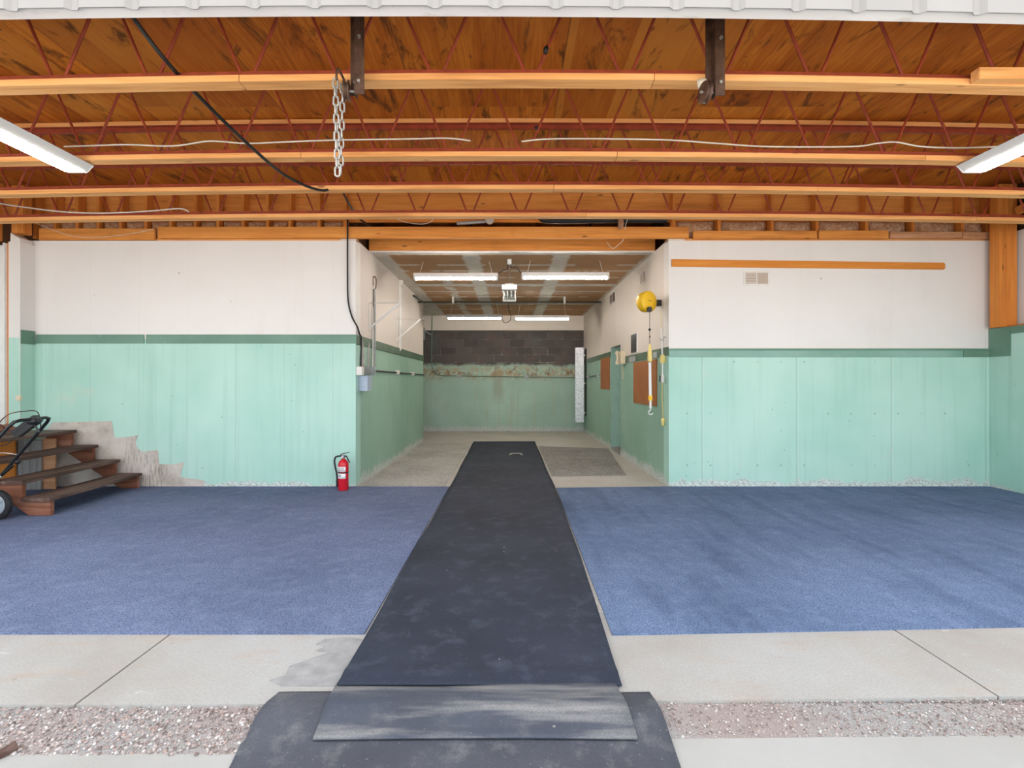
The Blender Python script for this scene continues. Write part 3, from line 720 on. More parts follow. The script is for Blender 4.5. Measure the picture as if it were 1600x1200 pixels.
for i in range(len(xs)-1): batt(xs[i]+.022, xs[i+1]-.022, 'pinkish insulation tuft above the left wall, %s gap from left corner' % ORD[i], 'insulation above the left wall')
xs = [X(p, YW+.08) for p in (1052, 1122, 1204, 1274, 1351, 1423, 1500, 1541)]
for i, x in enumerate(xs):
    board('cripple_stud', (x-.019, YW+.04, 3.086), (x+.019, YW+.155, ZD-.03), 'pine_z', 'short stud above the right wall, %s from the bay' % ORD[i], 'stud', 'short studs above the right wall', .003)
for i in range(len(xs)-1): batt(xs[i]+.022, xs[i+1]-.022, 'pinkish insulation tuft above the right wall, %s gap from the bay' % ORD[i], 'insulation above the right wall')
# corner posts
board('corner_post', (X(1552, 6.05), 5.98, 1.957), (X(1577, 6.05)+.025, 6.10, ZD-.05), 'pine_z', 'orange timber post standing on the concrete ledge in the right corner', 'post')
board('ledge_board', (5.95, 5.2, 1.957), (6.11, 5.975, 1.975), 'pine_y', 'thin orange board lying on the right concrete ledge', 'board')
MB().bar((6.02, 5.92, 3.32), (6.14, 4.85, 3.62), .045, .09).build('brace', 'pine_y', None, 'slanted timber brace behind the right corner post', 'brace')
board('corner_stud', (-6.01, 6.02, 3.095), (-5.86, 6.13, ZD-.05), 'pine_z', 'wide timber stud over the pilaster in the left corner', 'stud')
board('corner_stud', (-6.20, 5.9, 2.98), (-6.06, 5.97, ZD-.05), 'pine_z', 'orange timber stud above the white door at left', 'stud')
board('corner_post', (-6.032, 5.99, .72), (-6.003, 6.10, 2.97), 'pine_z', 'orange timber strip between the white door and the pilaster', 'post')

# nails, wall rail and vents
MB().prism([(X(1049, YW), Zc(405.5, YW)), (X(1473, YW), Zc(411, YW)), (X(1475, YW), Zc(413, YW)), (X(1475, YW), Zc(420, YW)), (X(1473, YW), Zc(421.5, YW)), (X(1049, YW), Zc(417, YW))], 1, YW-.02, YW).build('wall_rail', 'rail', None, 'long orange wooden rail fixed to the right white wall', 'rail', bevel=.002)
def vent(name, o, u, n, w, h, label, inner='vent_in'):       # o centre on wall, u unit across, n outward normal
    o, u, n = Vector(o), Vector(u), Vector(n); up = Vector((0, 0, 1))
    t = thing('air_vent', tuple(o), label, 'vent', 'small air vents')
    def bx(a0, a1, z0, z1, d0, d1):
        vs = [o+u*a+up*z+n*d for d in (d0, d1) for (a, z) in ((a0, z0), (a1, z0), (a1, z1), (a0, z1))]
        return vs, [(0, 1, 2, 3), (7, 6, 5, 4), (0, 4, 5, 1), (1, 5, 6, 2), (2, 6, 7, 3), (3, 7, 4, 0)]
    f = MB(); e = .022
    for a in ((-w/2, -w/2+e, -h/2, h/2), (w/2-e, w/2, -h/2, h/2), (-w/2+e, w/2-e, h/2-e, h/2), (-w/2+e, w/2-e, -h/2, -h/2+e), (-.006, .006, -h/2+e, h/2-e)):
        f.add(*bx(*a, 0, .008))
    f.build('frame', 'off_white', t)
    MB().add(*bx(-w/2+e*.9, w/2-e*.9, -h/2+e*.9, h/2-e*.9, .0005, .0025)).build('backing', inner, t)
    for k in range(4):
        z = -h/2+e+(h-2*e)*(k+.5)/4
        MB().add(*bx(-w/2+e, -.007, z-.003, z+.003, .003, .006)).build('slat', 'lens_side', t)
    return t
vent('v', (X(1182, YW), YW, Zc(435, YW)), (1, 0, 0), (0, -1, 0), .32, .18, 'small beige vent on the right white wall under the rail')
vent('v', (XR, 1.97*780/(1004.5-796), Zc(434, 7.37)), (0, -1, 0), (-1, 0, 0), .36, .19, 'nearer small vent high on the right bay wall')
vent('v', (XR, 1.97*780/(957-796), Zc(466, 9.54)), (0, -1, 0), (-1, 0, 0), .55, .22, 'farther small vent high on the right bay wall', 'rust')  # darker backing colour stands in for the shade inside this vent

# ------------------------------------------------------------------ hanging steel, pulleys and chain
def hanger(px0, px1, Y, ztop, zbot, label, side):
    t = thing('steel_hanger', (X((px0+px1)/2, Y), Y, zbot), label, 'hanger', 'rusty angle iron hangers')
    x0, x1 = X(px0, Y), X(px1, Y); xm = x0+(x1-x0)*.45
    b = MB(); b.box((xm, Y, zbot), (x1, Y+.006, ztop)).box((xm-.006, Y-.0, zbot), (xm, Y+.055, ztop)).box((x0, Y+.05, zbot+.02), (xm-.003, Y+.056, ztop))
    b.build('angle_iron', 'rust', t, bevel=.0015)
    for dx, dz in ((.7, .07), (.72, .32), (.3, .09)):
        q = Vector((x0+(x1-x0)*dx, Y-.001+(.05 if dx < .45 else 0), zbot+dz))
        MB().cyl(q, q+Vector((0, -.012, 0)), .009, 6).build('bolt', 'zinc', t)
    c = Vector((x0-.012, Y+.02, zbot+.03))
    p = MB().lathe(c+Vector((-.016, 0, 0)), (1, .18, 0), [(.02, 0), (.056, 0), (.058, .004), (.045, .012), (.045, .02), (.058, .028), (.056, .032), (.02, .032)], 24).build('pulley', 'rust', t)
    MB().cyl(c+Vector((-.03, 0, 0)), (xm, c.y+.01, c.z), .008, 10).build('axle', 'zinc', p)
    return t
hanger(543, 569, 2.80, 3.6, Zc(147, 2.80), 'left rusty steel hanger with a pulley, beside the chain', -1)
hanger(1108, 1133, 2.80, 3.6, Zc(149, 2.80), 'right rusty steel hanger with a pulley and foam lump', -1)
MB().ball(at(1097, 131, 2.86), .030, (1.0, .7, 1.1), .28).build('foam_lump', 'foam', None, 'lump of old foam stuck beside the right pulley', 'foam')
def link_mesh(c, tilt, L=.066, W=.036, r=.0058):
    pts = []; s = (L-W)/2; q = W/2-r
    for k in range(8): a = PI*k/7; pts.append((q*math.cos(a), s+q*math.sin(a)))
    for k in range(8): a = PI+PI*k/7; pts.append((q*math.cos(a), -s+q*math.sin(a)))
    ca, sa = math.cos(tilt), math.sin(tilt)
    return MB().tube([c+Vector((x*ca, x*sa, z)) for x, z in pts], r, 8, True)
ch = thing('chain', tuple(at(527, 277, 2.80)), 'steel chain hanging doubled from the front joist', 'chain')
top = at(527, 118, 2.80)
MB().tube(spline([top+Vector((0, .12, .045)), top+Vector((0, .03, .05)), top+Vector((0, -.005, .03)), top+Vector((0, -.012, -.02)), top+Vector((0, .01, -.03))], 6), .007, 8).build('hook', 'rust', ch)
n = 11; step = (Zc(120, 2.80)-Zc(276, 2.80)-.066)/(n-1)
for k in range(n):
    link_mesh(Vector((top.x-.008+.012*k/n, top.y-.006, Zc(122, 2.80)-.033-k*step)), (k % 2)*1.25+.25).build('link', 'zinc', ch)
for k in range(n-1):
    link_mesh(Vector((top.x+.026-.014*k/n, top.y+.012, Zc(128, 2.80)-.033-k*step*1.02)), (k % 2)*1.25+.7).build('link', 'zinc', ch)

MB().ball(at(853, 78, 2.96), .018, (.9, .8, 1.3), .35).build('dark_clump', 'cable', None, 'small dark clump stuck on a rod of the front joist', 'nest')
MB().ball(at(838, 200, 3.95), .016, (1, .9, 1.0), .25).build('dark_clump', 'cable', None, 'small dark clump stuck on a rod of the second joist', 'nest')
# ------------------------------------------------------------------ wraparound lights under the joists
def wrap_light(x0, x1, label, flip):
    y0, y1 = 2.78, 4.0; zt = 3.066-.03; t = thing('ceiling_light', ((x0+x1)/2, (y0+y1)/2, zt), label, 'ceiling light', 'wraparound lights')
    w = x1-x0; xm = (x0+x1)/2
    MB().box((xm-.05, y0+.05, zt-.006), (xm+.05, y1-.05, zt)).prism([(x0, zt-.012), (x1, zt-.012), (xm+.055, zt-.004), (xm-.055, zt-.004)], 1, y0, y1).build('housing', 'white', t)
    zb = zt-.066
    MB().prism([(x0+.002, zt-.0125), (x0+.055, zb+.002), (x1-.055, zb+.002), (x1-.002, zt-.0125)], 1, y0+.012, y1-.012).build('lens', 'lens_side', t)
    MB().box((x0+.054, y0+.014, zb-.002), (x1-.054, y1-.03, zb+.0015)).build('diffuser', 'diffuser', t)
    for ya, yb in ((y0, y0+.012), (y1-.012, y1)):
        MB().prism([(x0, zt-.012), (x0+.053, zb-.001), (x1-.053, zb-.001), (x1, zt-.012)], 1, ya, yb).build('end_cap', 'white', t, bevel=.003)
wrap_light(-3.585, -3.325, 'lit wraparound ceiling light at the upper left edge', 1)
wrap_light(3.575, 3.835, 'lit wraparound ceiling light at the upper right edge', -1)

# ------------------------------------------------------------------ bay strip lights
def strip_light(x0, x1, Y, Zb, label, hood):
    t = thing('strip_light', ((x0+x1)/2, Y, Zb), label, 'strip light', 'fluorescent strip lights in the bay')
    MB().prism([(Y-.06, Zb+.040), (Y-.052, Zb+.098), (Y+.052, Zb+.098), (Y+.06, Zb+.040)], 0, x0, x1).build('housing', hood, t, bevel=.003)
    MB().cyl((x0+.03, Y-.012, Zb+.020), (x1-.03, Y-.012, Zb+.020), .017, 14).build('tube', 'tube_lit', t)
    for a, b_ in ((x0, x0+.03), (x1-.03, x1)):
        MB().box((a, Y-.05, Zb), (b_, Y+.045, Zb+.06)).build('lamp_holder', hood, t, bevel=.003)
    for s in (x0+.08, x1-.08):
        MB().cyl((s, Y, Zb+.09), (s+.05*(1 if s < (x0+x1)/2 else -1), Y+.02, ZB+.001), .0035, 6).build('hanging_wire', 'off_white', t)
zf = Zc(438, 7.32)
strip_light(X(647, 7.32), X(778, 7.32), 7.32, zf, 'lit strip light in the bay, nearer left of the pair', 'white')
strip_light(X(815, 7.24), X(951, 7.24), 7.24, Zc(437, 7.24), 'lit strip light in the bay, nearer right of the pair', 'white')
strip_light(X(698, 10.9), X(785, 10.9), 10.9, Zc(499, 10.9), 'grey topped strip light in the bay, farther left one', 'grey_metal')
strip_light(X(804, 10.9), X(890, 10.9), 10.9, Zc(500, 10.9), 'white topped strip light in the bay, farther right one', 'white')
# four tube fixture running into the bay
t = thing('tube_fixture', (0, 8.5, 2.77), 'unlit four tube fixture hung lengthwise in the bay middle', 'light fixture')
MB().box((-.07, 7.93, 2.83), (.07, 9.07, 2.87)).build('housing', 'conduit', t, bevel=.003)
for ya, yb, w in ((7.88, 8.0, .12), (9.0, 9.12, .12)): MB().box((-w, ya, 2.765), (w, yb, 2.84)).build('end_cap', 'white', t, bevel=.006)
for x in (-.09, -.03, .03, .09): MB().cyl((x, 8.0, 2.80), (x, 9.0, 2.80), .018, 12).build('tube', 'tube_off', t)
MB().cyl((0, 7.98, 2.86), (0.0, 7.6, ZB+.001), .005, 6).build('hanging_wire', 'conduit', t)
MB().cyl((0, 9.02, 2.86), (0.0, 9.1, ZB+.001), .005, 6).build('hanging_wire', 'conduit', t)
t = thing('ceiling_outlet', (0, 7.22, ZB-.07), 'white ceiling outlet with black cords above the four tube fixture', 'outlet')
MB().box((-.03, 7.18, ZB-.07), (.03, 7.26, ZB+.001)).build('box', 'white', t, bevel=.006)
MB().tube(spline([(-.02, 7.22, ZB-.06), (-.03, 7.24, ZB-.13), (-.10, 7.3, 2.93), (X(779, 7.32), 7.32, 2.89)], 8), .006, 6).build('cord', 'cable', t)
MB().tube(spline([(.02, 7.22, ZB-.06), (.03, 7.22, ZB-.12), (.10, 7.22, 2.96), (X(814, 7.24), 7.24, 2.88)], 8), .006, 6).build('cord', 'cable', t)
t = thing('ceiling_outlet', (0, 10.6, ZB-.06), 'black ceiling outlet with dangling cord between the farther strip lights', 'outlet')
MB().cyl((0, 10.6, ZB+.001), (0, 10.6, ZB-.06), .045, 14).build('box', 'black', t)
MB().tube(spline([(0, 10.6, ZB-.05), (-.02, 10.65, 2.88), (.03, 10.75, 2.74), (.01, 10.85, 2.64), (-.1, 10.9, 2.60), (-.16, 10.9, 2.68), (-.155, 10.9, 2.74)], 8), .007, 6).build('cord', 'cable', t)
# pipe under the bay ceiling
t = thing('ceiling_pipe', (0, 10.35, 2.97), 'thin dark pipe crossing under the bay ceiling', 'pipe')
MB().tube(spline([(XL+.0, 9.8, 3.0), (XL+.04, 9.9, 2.995), (-1.80, 10.3, 2.965), (-1.70, 10.35, 2.96), (1.0, 10.35, 2.96), (1.90, 10.35, 2.96)], 6), .017, 10).build('tube', 'conduit_dark', t)
for px in (708, 882): MB().box((X(px, 10.35)-.02, 10.32, 2.94), (X(px, 10.35)+.02, 10.38, ZB+.001)).build('pipe_clamp', 'white', t, bevel=.004)

# ------------------------------------------------------------------ back wall details
t = thing('wall_conduit', (0, YE, 1.45), 'thin conduit dropping down and running along the bay end wall', 'conduit')
yb = YE-.016
MB().tube(spline([at(675, 490, yb), at(675, 510, yb), at(674, 560, yb), at(676, 574, yb), at(684, 585, yb), at(700, 587, yb), at(760, 588, yb), at(905, 590, yb)], 6), .012, 8).build('tube', 'conduit_green', t)
for px, py in ((717, 588), (822, 589)):
    q = at(px, py, YE); MB().box((q.x-.06, YE-.05, q.z-.04), (q.x+.06, YE+.001, q.z+.04)).build('outlet_box', 'grey_metal', t, bevel=.006)
t = thing('shelf_bracket', tuple(at(667, 520, YE)), 'small grey bracket at the left edge of the bay end wall', 'bracket')
MB().bar(at(663, 517, YE-.02), at(674, 523, YE-.02), .03, .03).build('arm', 'conduit', t)
MB().box((at(663, 517, YE).x-.02, YE-.04, at(0, 531, YE).z), (at(663, 517, YE).x+.02, YE+.001, at(0, 512, YE).z)).build('wall_plate', 'conduit', t)
# foil panel
t = thing('foil_panel', (1.80, 13.0, .28), 'tall silver foil covered panel in the far right corner of bay', 'panel')
yp = 12.75
MB().box((X(899, yp), yp, Zc(660, yp)), (X(912.5, yp), yp+.1, Zc(543, yp))).build('panel', 'foil', t, bevel=.008)
for py in (555, 599, 645):
    z = Zc(py, yp); MB().box((X(912, yp), yp+.02, z-.02), (XR+.001, yp+.06, z+.02)).build('mounting_arm', 'white', t, bevel=.004)
MB().box((XR-.03, yp-.02, Zc(650, yp)), (XR+.001, yp+.10, Zc(545, yp))).build('back_rail', 'conduit_dark', t)

# ------------------------------------------------------------------ right bay wall
def rd(px): return XR*F/(px-CX)
def rbox(px0, px1, py0, py1, th, lab, cat, name, mat, bevel=.003, **k):
    y0, y1 = rd(px1), rd(px0); ym = (y0+y1)/2
    return MB().box((XR-th-.0006, y0, Zc(py1, ym)), (XR-.0006, y1, Zc(py0, ym))).build(name, mat, None, lab, cat, bevel=bevel, **k)
rbox(991, 1027, 564, 632, .015, 'larger brown pinboard on the right bay wall behind the work light', 'pinboard', 'pinboard', 'hardboard')
rbox(939.5, 953, 559, 608, .015, 'smaller brown pinboard on the right bay wall beyond the doorway', 'pinboard', 'pinboard', 'hardboard')
t = thing('wall_plaque', (XR, rd(991.5), Zc(553, rd(991.5))), 'black upright plaque with a white border above the phone side', 'plaque')
ya, yb_ = rd(997), rd(987.5); ym = (ya+yb_)/2
MB().box((XR-.012, ya, Zc(551, ym)), (XR, yb_, Zc(521, ym))).build('border', 'white', t)
MB().box((XR-.018, ya+.05, Zc(550.5, ym)), (XR-.0115, yb_, Zc(522, ym))).build('face', 'black', t)
rbox(984, 994, 557, 566, .014, 'grey faded tag on the dado beside the cream phone', 'tag', 'wall_tag', 'grey_metal')
rbox(1022.5, 1028.5, 550, 559, .02, 'small grey plate on the dado behind the work light handle', 'plate', 'switch_plate', 'grey_metal')
# phone
yy = rd(976); zc = Zc(559, yy); t = thing('wall_phone', (XR, yy, zc-.11), 'cream wall phone with coiled cord beside the doorway', 'phone')
MB().box((XR-.085, yy-.10, zc-.11), (XR, yy+.085, zc+.11)).build('body', 'cream', t, bevel=.012)
MB().tube(spline([(XR-.10, yy+.045, zc+.10), (XR-.13, yy+.045, zc+.085), (XR-.115, yy+.045, zc+.04), (XR-.115, yy+.045, zc-.04), (XR-.13, yy+.045, zc-.085), (XR-.10, yy+.045, zc-.10)], 6), [.026]*6+[.022]*6+[.017]*6+[.017]*6+[.022]*6+[.026], 12).build('handset', 'cream', t)
MB().box((XR-.089, yy-.06, zc-.05), (XR-.084, yy+.01, zc+.04)).build('keypad', 'vent_in', t)
coil = []
for k in range(140):
    s = k/139; ang = k*.9; zz = zc-.10-.26*math.sin(s*PI); yo = yy+.045-.07*s
    coil.append((XR-.03+.009*math.cos(ang), yo+.009*math.sin(ang), zz))
MB().tube(coil, .003, 5).build('coiled_cord', 'cream', t)
# conduit right wall far
t = thing('wall_conduit', (XR-.02, 11.5, 1.42), 'short conduit with outlets beside the smaller pinboard', 'conduit')
z = 1.43
MB().cyl((XR-.018, rd(913), z), (XR-.018, rd(938), z+.03), .012, 8).build('tube', 'conduit_green', t)
for px in (921, 936): MB().box((XR-.05, rd(px)-.06, z-.03), (XR, rd(px)+.06, z+.06)).build('outlet_box', 'grey_metal', t, bevel=.006)
# reel
q = Vector((1.775, 6.36, Zc(471, 6.36))); ax = Vector((.50, -.86, 0)).normalized()
t = thing('cord_reel', tuple(q-Vector((0, 0, .14))), 'yellow cord reel mounted high on the right bay corner', 'cord reel')
MB().lathe(q-ax*.05, ax, [(.02, -.05), (.115, -.05), (.128, -.04), (.132, 0), (.132, .05), (.128, .058), (.02, .06)], 36).build('drum', 'yellow', t)
MB().lathe(q, ax, [(.03, .0), (.133, .0), (.135, .006), (.128, .014), (.05, .018), (.0, .018)], 36).build('face_plate', 'yellow', t)
for s in (-.012, .018): MB().cyl(q+ax*.017+Vector((s, s*.58, .005)), q+ax*.024+Vector((s, s*.58, .005)), .006, 10).build('screw', 'black', t)
MB().box((q.x+.08, q.y+.10, q.z-.04), (XR+.001, q.y+.16, q.z+.04)).build('wall_mount', 'conduit_dark', t, bevel=.004)
px_ = at(1015, 484, 6.30); MB().box((px_.x-.03, px_.y-.03, px_.z-.03), (px_.x+.025, px_.y+.03, px_.z+.035)).build('cord_outlet', 'black', t, bevel=.008)
MB().cyl(px_, at(1015, 537, 6.30), .0035, 6).build('cord', 'cable', t)
MB().ball(at(1015, 515, 6.30), .017).build('cord_stop', 'black', t); MB().ball(at(1015.3, 526, 6.30), .010).build('cord_stop', 'black', t)
# work light
Yw = 6.30
b0 = at(1015.5, 648, Yw); t = thing('work_light', tuple(b0), 'yellow handled tube work light hanging from the reel by its cord', 'work light')
c = lambda py, dx=0: at(1015.3+dx, py, Yw)
MB().lathe(c(565), (0, 0, 1), [(.030, 0), (.028, .02), (.031, .05), (.026, .09), (.028, .12), (.020, .16), (.016, .20), (.010, .225)], 18).build('handle', 'pale_yellow', t)
MB().cyl(c(566), c(622, .8), .018, 16).build('tube', 'white', t)
MB().cyl(c(618, .8), c(626, .8), .026, 16).build('collar', 'yellow', t)
MB().cyl(c(626, 1), c(638, 1), .014, 12).build('end_cap', 'white', t)
h0 = c(638, 1); MB().tube(spline([h0, h0+Vector((.002, 0, -.02)), h0+Vector((-.022, 0, -.04)), h0+Vector((-.018, 0, -.068)), h0+Vector((.01, 0, -.078)), h0+Vector((.034, 0, -.062))], 7), .006, 8).build('hook', 'white', t)
# hanging outlet cord
Yc = 6.32
t = thing('hanging_cord', tuple(at(1035, 665, Yc)), 'pale hanging cord with yellow outlet block and plug near bay corner', 'cord')
MB().cyl(at(1032, 487, Yc), at(1033.5, 514, Yc), .003, 6).build('upper_cord', 'pale_yellow', t)
MB().cyl(at(1033.5, 512, Yc), at(1035, 556, Yc), .010, 10).build('sleeve', 'white', t)
q = at(1035.5, 561, Yc); MB().box((q.x-.030, q.y-.025, q.z-.055), (q.x+.030, q.y+.025, q.z+.055)).build('outlet_block', 'pale_yellow', t, bevel=.010)
MB().cyl(at(1035.3, 567, Yc), at(1035.3, 586, Yc), .009, 10).build('sleeve', 'white', t)
q = at(1035, 591.5, Yc); b = MB().box((q.x-.022, q.y-.02, q.z-.05), (q.x+.024, q.y+.02, q.z+.05)).build('switch_box', 'off_white', t, bevel=.008)
MB().box((q.x-.034, q.y-.012, q.z-.042), (q.x-.021, q.y+.016, q.z+.04)).build('switch', 'black', b)
MB().tube(spline([at(1035, 598, Yc), at(1034.5, 620, Yc), at(1036, 654, Yc)], 6), .005, 6).build('lower_cord', 'pale_yellow', t)
q = at(1036, 659, Yc); MB().lathe(q-Vector((0, 0, .05)), (0, 0, 1), [(.014, 0), (.020, .012), (.018, .04), (.026, .055), (.024, .08), (.012, .10)], 14).build('plug', 'pale_yellow', t)
q = Vector((XR-.0, 6.28, Zc(527, 6.28)))
MB().tube(spline([q, q+Vector((-.03, 0, .0)), q+Vector((-.035, 0, -.03)), q+Vector((-.06, 0, -.035)), q+Vector((-.075, 0, -.015))], 6), .005, 6).build('wall_hook', 'conduit', None, 'small dark hook on the right bay wall near its corner', 'hook')

# ------------------------------------------------------------------ left bay wall
def ld(px): return -XL*F/(CX-px)
def shelf_bracket(px_w, px_t, py_t, py_b, label):
    d_ = ld(px_w); z1 = Zc(py_t, d_); z0 = Zc(py_b, d_); xt = X(px_t, d_)
    t = thing('shelf_bracket', (XL, d_, z0), label, 'bracket', 'white folding shelf brackets')
    MB().bar((XL+.012, d_, z0), (xt-.05, d_, z1-.006), .03, .022).build('strut', 'white', t, bevel=.003)
    MB().box((XL, d_-.015, z1-.006), (xt, d_+.015, z1)).build('arm', 'off_white', t)
    MB().box((XL, d_-.018, z0-.04), (XL+.012, d_+.018, z1)).build('wall_leg', 'off_white', t)
shelf_bracket(577, 630, 473, 512, 'nearer white shelf bracket on the left bay wall')
shelf_bracket(620, 662, 498, 530, 'farther white shelf bracket on the left bay wall')
d_ = ld(624); t = thing('shelf_standard', (XL, d_, Zc(548, d_)), 'tall white shelf standard between the brackets on left bay wall', 'shelf standard')
MB().box((XL, d_-.02, Zc(548, d_)), (XL+.025, d_+.02, Zc(441, d_))).build('rail', 'white', t, bevel=.003)
MB().box((XL, d_-.04, Zc(446, d_)), (XL+.06, d_+.04, Zc(438, d_))).build('top_clamp', 'off_white', t, bevel=.005)
MB().tube(spline([(XL+.03, d_+.05, Zc(450, d_)), (XL+.02, d_+.06, Zc(500, d_)), (XL+.03, d_+.05, Zc(508, d_)), (XL+.02, d_+.06, Zc(545, d_))], 6), .006, 6).build('cord', 'off_white', t)
# riser conduit and boxes
t = thing('electric_riser', (XL, 6.9, 1.3), 'grey conduit riser with junction boxes on the left bay wall', 'electrical riser')
d_ = ld(583)
MB().cyl((XL+.02, d_, Zc(576, d_)), (XL+.02, d_, Zc(452, d_)), .017, 12).build('conduit', 'conduit', t)
MB().cyl((XL+.022, d_-.10, Zc(576, d_-.1)), (XL+.022, d_-.10, Zc(480, d_-.1)), .010, 10).build('conduit', 'off_white', t)
MB().tube(spline([(XL+.02, d_, Zc(454, d_)), (XL+.04, d_, Zc(448, d_)), (XL+.04, d_, Zc(435, d_)), (XL+.0, d_, Zc(433, d_)), (XL+.0, d_, Zc(446, d_))], 6), .008, 8).build('top_bracket', 'rust', t)
def lbox(px, w, py0, py1, th, name, mat, parent, bv=.005):
    d_ = ld(px); return MB().box((XL, d_-w, Zc(py1, d_)), (XL+th, d_+w, Zc(py0, d_))).build(name, mat, parent, bevel=bv)
lbox(558, .05, 573, 586, .075, 'junction_box', 'off_white', t)
lbox(569, .05, 573, 586, .07, 'junction_box', 'conduit', t)
lbox(577, .04, 573, 586, .08, 'junction_box', 'grey_metal', t)
d_ = ld(562); MB().box((XL, d_-.05, Zc(611, d_)), (XL+.115, d_+.14, Zc(587, d_))).build('disconnect_box', 'blue_box', t, bevel=.006)
MB().tube([(XL+.02, ld(580), Zc(579, ld(580))), (XL+.02, YLE-.05, 1.46)], .012, 8).build('conduit', 'conduit_dark', t)
for px in (619, 643): d_ = ld(px); MB().box((XL, d_-.06, 1.43), (XL+.05, d_+.06, 1.50)).build('outlet_box', 'off_white', t, bevel=.005)
wl = bpy.data.objects['wall_bay_left']
zz = [(6.30, 1.46), (6.46, 1.46), (6.44, 1.66), (6.40, 1.80), (6.365, 1.85), (6.35, 1.80), (6.32, 1.65)]
pts = [(y+.04, z) for y, z in zz]
MB().prism(pts, 0, XL-.01, XL+.016).build('mortar_patch', 'stone', wl, label='grey mortar patch', bevel=.003)
pts = [(6.66, 1.50), (6.76, 1.50), (6.74, 1.80), (6.71, 1.86), (6.68, 1.78)]
MB().prism(pts, 0, XL-.01, XL+.014).build('mortar_patch', 'stone', wl, label='grey mortar patch', bevel=.003)
# ------------------------------------------------------------------ cables
MB().tube(spline([at(196, 8, 2.54), at(210, 30, 2.70), at(262, 98, 2.98-.12), at(330, 170, 3.35), at(395, 232, 3.75), at(440, 270, 4.15), at(475, 289, 4.40), at(500, 297, 4.52), at(513, 296, 4.60), at(519, 288, 4.70), at(530, 291, 4.80), at(545, 318, 5.3), at(560, 340, 5.75), at(576, 352, 6.12), at(582, 356, 6.4)], 8), .012, 8).build('black_cable', 'cable', None, 'thick black cable sagging from the header across the joists', 'cable')
MB().tube(spline([at(541, 338, 6.14), at(543, 345, 6.135), at(543, 372, 6.135), at(543, 430, 6.14), at(544, 470, 6.145), at(550, 495, 6.14), at(558, 510, 6.14), at(562, 522, 6.30), at(564.5, 530, ld(562)), at(564, 574, ld(562))], 8), .010, 8).build('black_cable', 'cable', None, 'dark cord dropping down the bay corner to the boxes', 'cable')
MB().tube(spline([at(100, 229, 3.95), at(160, 227, 3.95), at(200, 226, 3.95), at(270, 228, 3.95), at(320, 221, 3.95), at(345, 221, 3.95), at(385, 224, 3.95), at(440, 222, 3.95), at(520, 219, 3.95), at(640, 217, 3.95), at(700, 216, 3.95), at(735, 220, 3.95)], 6), .006, 6).build('white_cable', 'white_cable', None, 'white cable lying on the second joist, left length', 'cable')
MB().tube(spline([at(815, 221, 3.95), at(860, 217, 3.95), at(960, 217, 3.95), at(1050, 219, 3.95), at(1120, 224, 3.95), at(1200, 229, 3.95), at(1330, 229, 3.95), at(1370, 224, 3.95), at(1400, 222, 3.95), at(1440, 229, 3.95), at(1500, 231, 3.95), at(1560, 229, 3.95)], 6), .006, 6).build('white_cable', 'white_cable', None, 'white cable lying on the second joist, right length', 'cable')
MB().tube(spline([at(-20, 314, 5.3), at(0, 318, 5.3), at(40, 324, 5.3), at(100, 331, 5.3), at(160, 333, 5.3), at(230, 330, 5.3), at(280, 326, 5.3), at(295, 331, 5.31)], 6), .007, 6).build('white_cable', 'white_cable', None, 'white cable sagging before the rearmost joist at far left', 'cable')
MB().tube(spline([at(50, 346, 6.1), at(85, 360, 6.1), at(115, 369, 6.1), at(150, 371, 6.1), at(200, 366, 6.1), at(240, 358, 6.1)], 6), .003, 5).build('thin_wire', 'white_cable', None, 'thin wire drooping over the left framing board', 'wire')
MB().tube(spline([at(608, 336, 6.1), at(630, 346, 6.1), at(655, 350, 6.1), at(672, 347, 6.1), at(682, 335, 6.1)], 6), .004, 5).build('thin_wire', 'white_cable', None, 'pale wire loop above the bay opening, left of the bulb', 'wire')
MB().tube(spline([at(985, 333, 6.1), at(978, 350, 6.1), at(975, 372, 6.3), at(967, 382, 6.5), at(957, 388, 6.68), at(948, 378, 6.7)], 6), .004, 5).build('thin_wire', 'white_cable', None, 'pale wire curling down over the bay header at right', 'wire')
# bulb and black pipe over the bay beam
t = thing('bulb_fixture', tuple(at(764, 346, 6.22)), 'dusty grey bulb on an arm above the bay beam', 'lamp')
MB().ball(at(765, 343, 6.24), .058, sub=3).build('bulb', 'bulb', t)
MB().cyl(at(758, 346, 6.26), at(714, 349, 6.27), .02, 10).build('arm', 'grey_metal', t)
MB().tube(spline([at(835, 331, 6.25), at(845, 340, 6.25), at(860, 345, 6.25), at(950, 344, 6.25), at(1042, 344, 6.25)], 6), .035, 12).build('black_pipe', 'black', None, 'black plastic pipe above the bay beam at right', 'pipe')
MB().ball(at(970, 350, 6.12), .05, (.7, .5, 1.5), .25).build('insulation_scrap', 'insul', None, 'tuft of insulation hanging over the bay beam at right', 'insulation')

# ------------------------------------------------------------------ pilaster cord
t = thing('surface_conduit', tuple(at(31, 640, 5.96)), 'thin surface conduit with a small box on the left pilaster', 'conduit')
MB().tube([at(32, 420, 5.97), at(31.5, 540, 5.97), at(31, 620, 5.97), at(31, 655, 5.97)], .004, 6).build('cord', 'off_white', t)
q = at(30, 622, 5.97); MB().box((q.x-.03, 5.95, q.z-.03), (q.x+.03, 5.981, q.z+.03)).build('box', 'cream', t, bevel=.005)

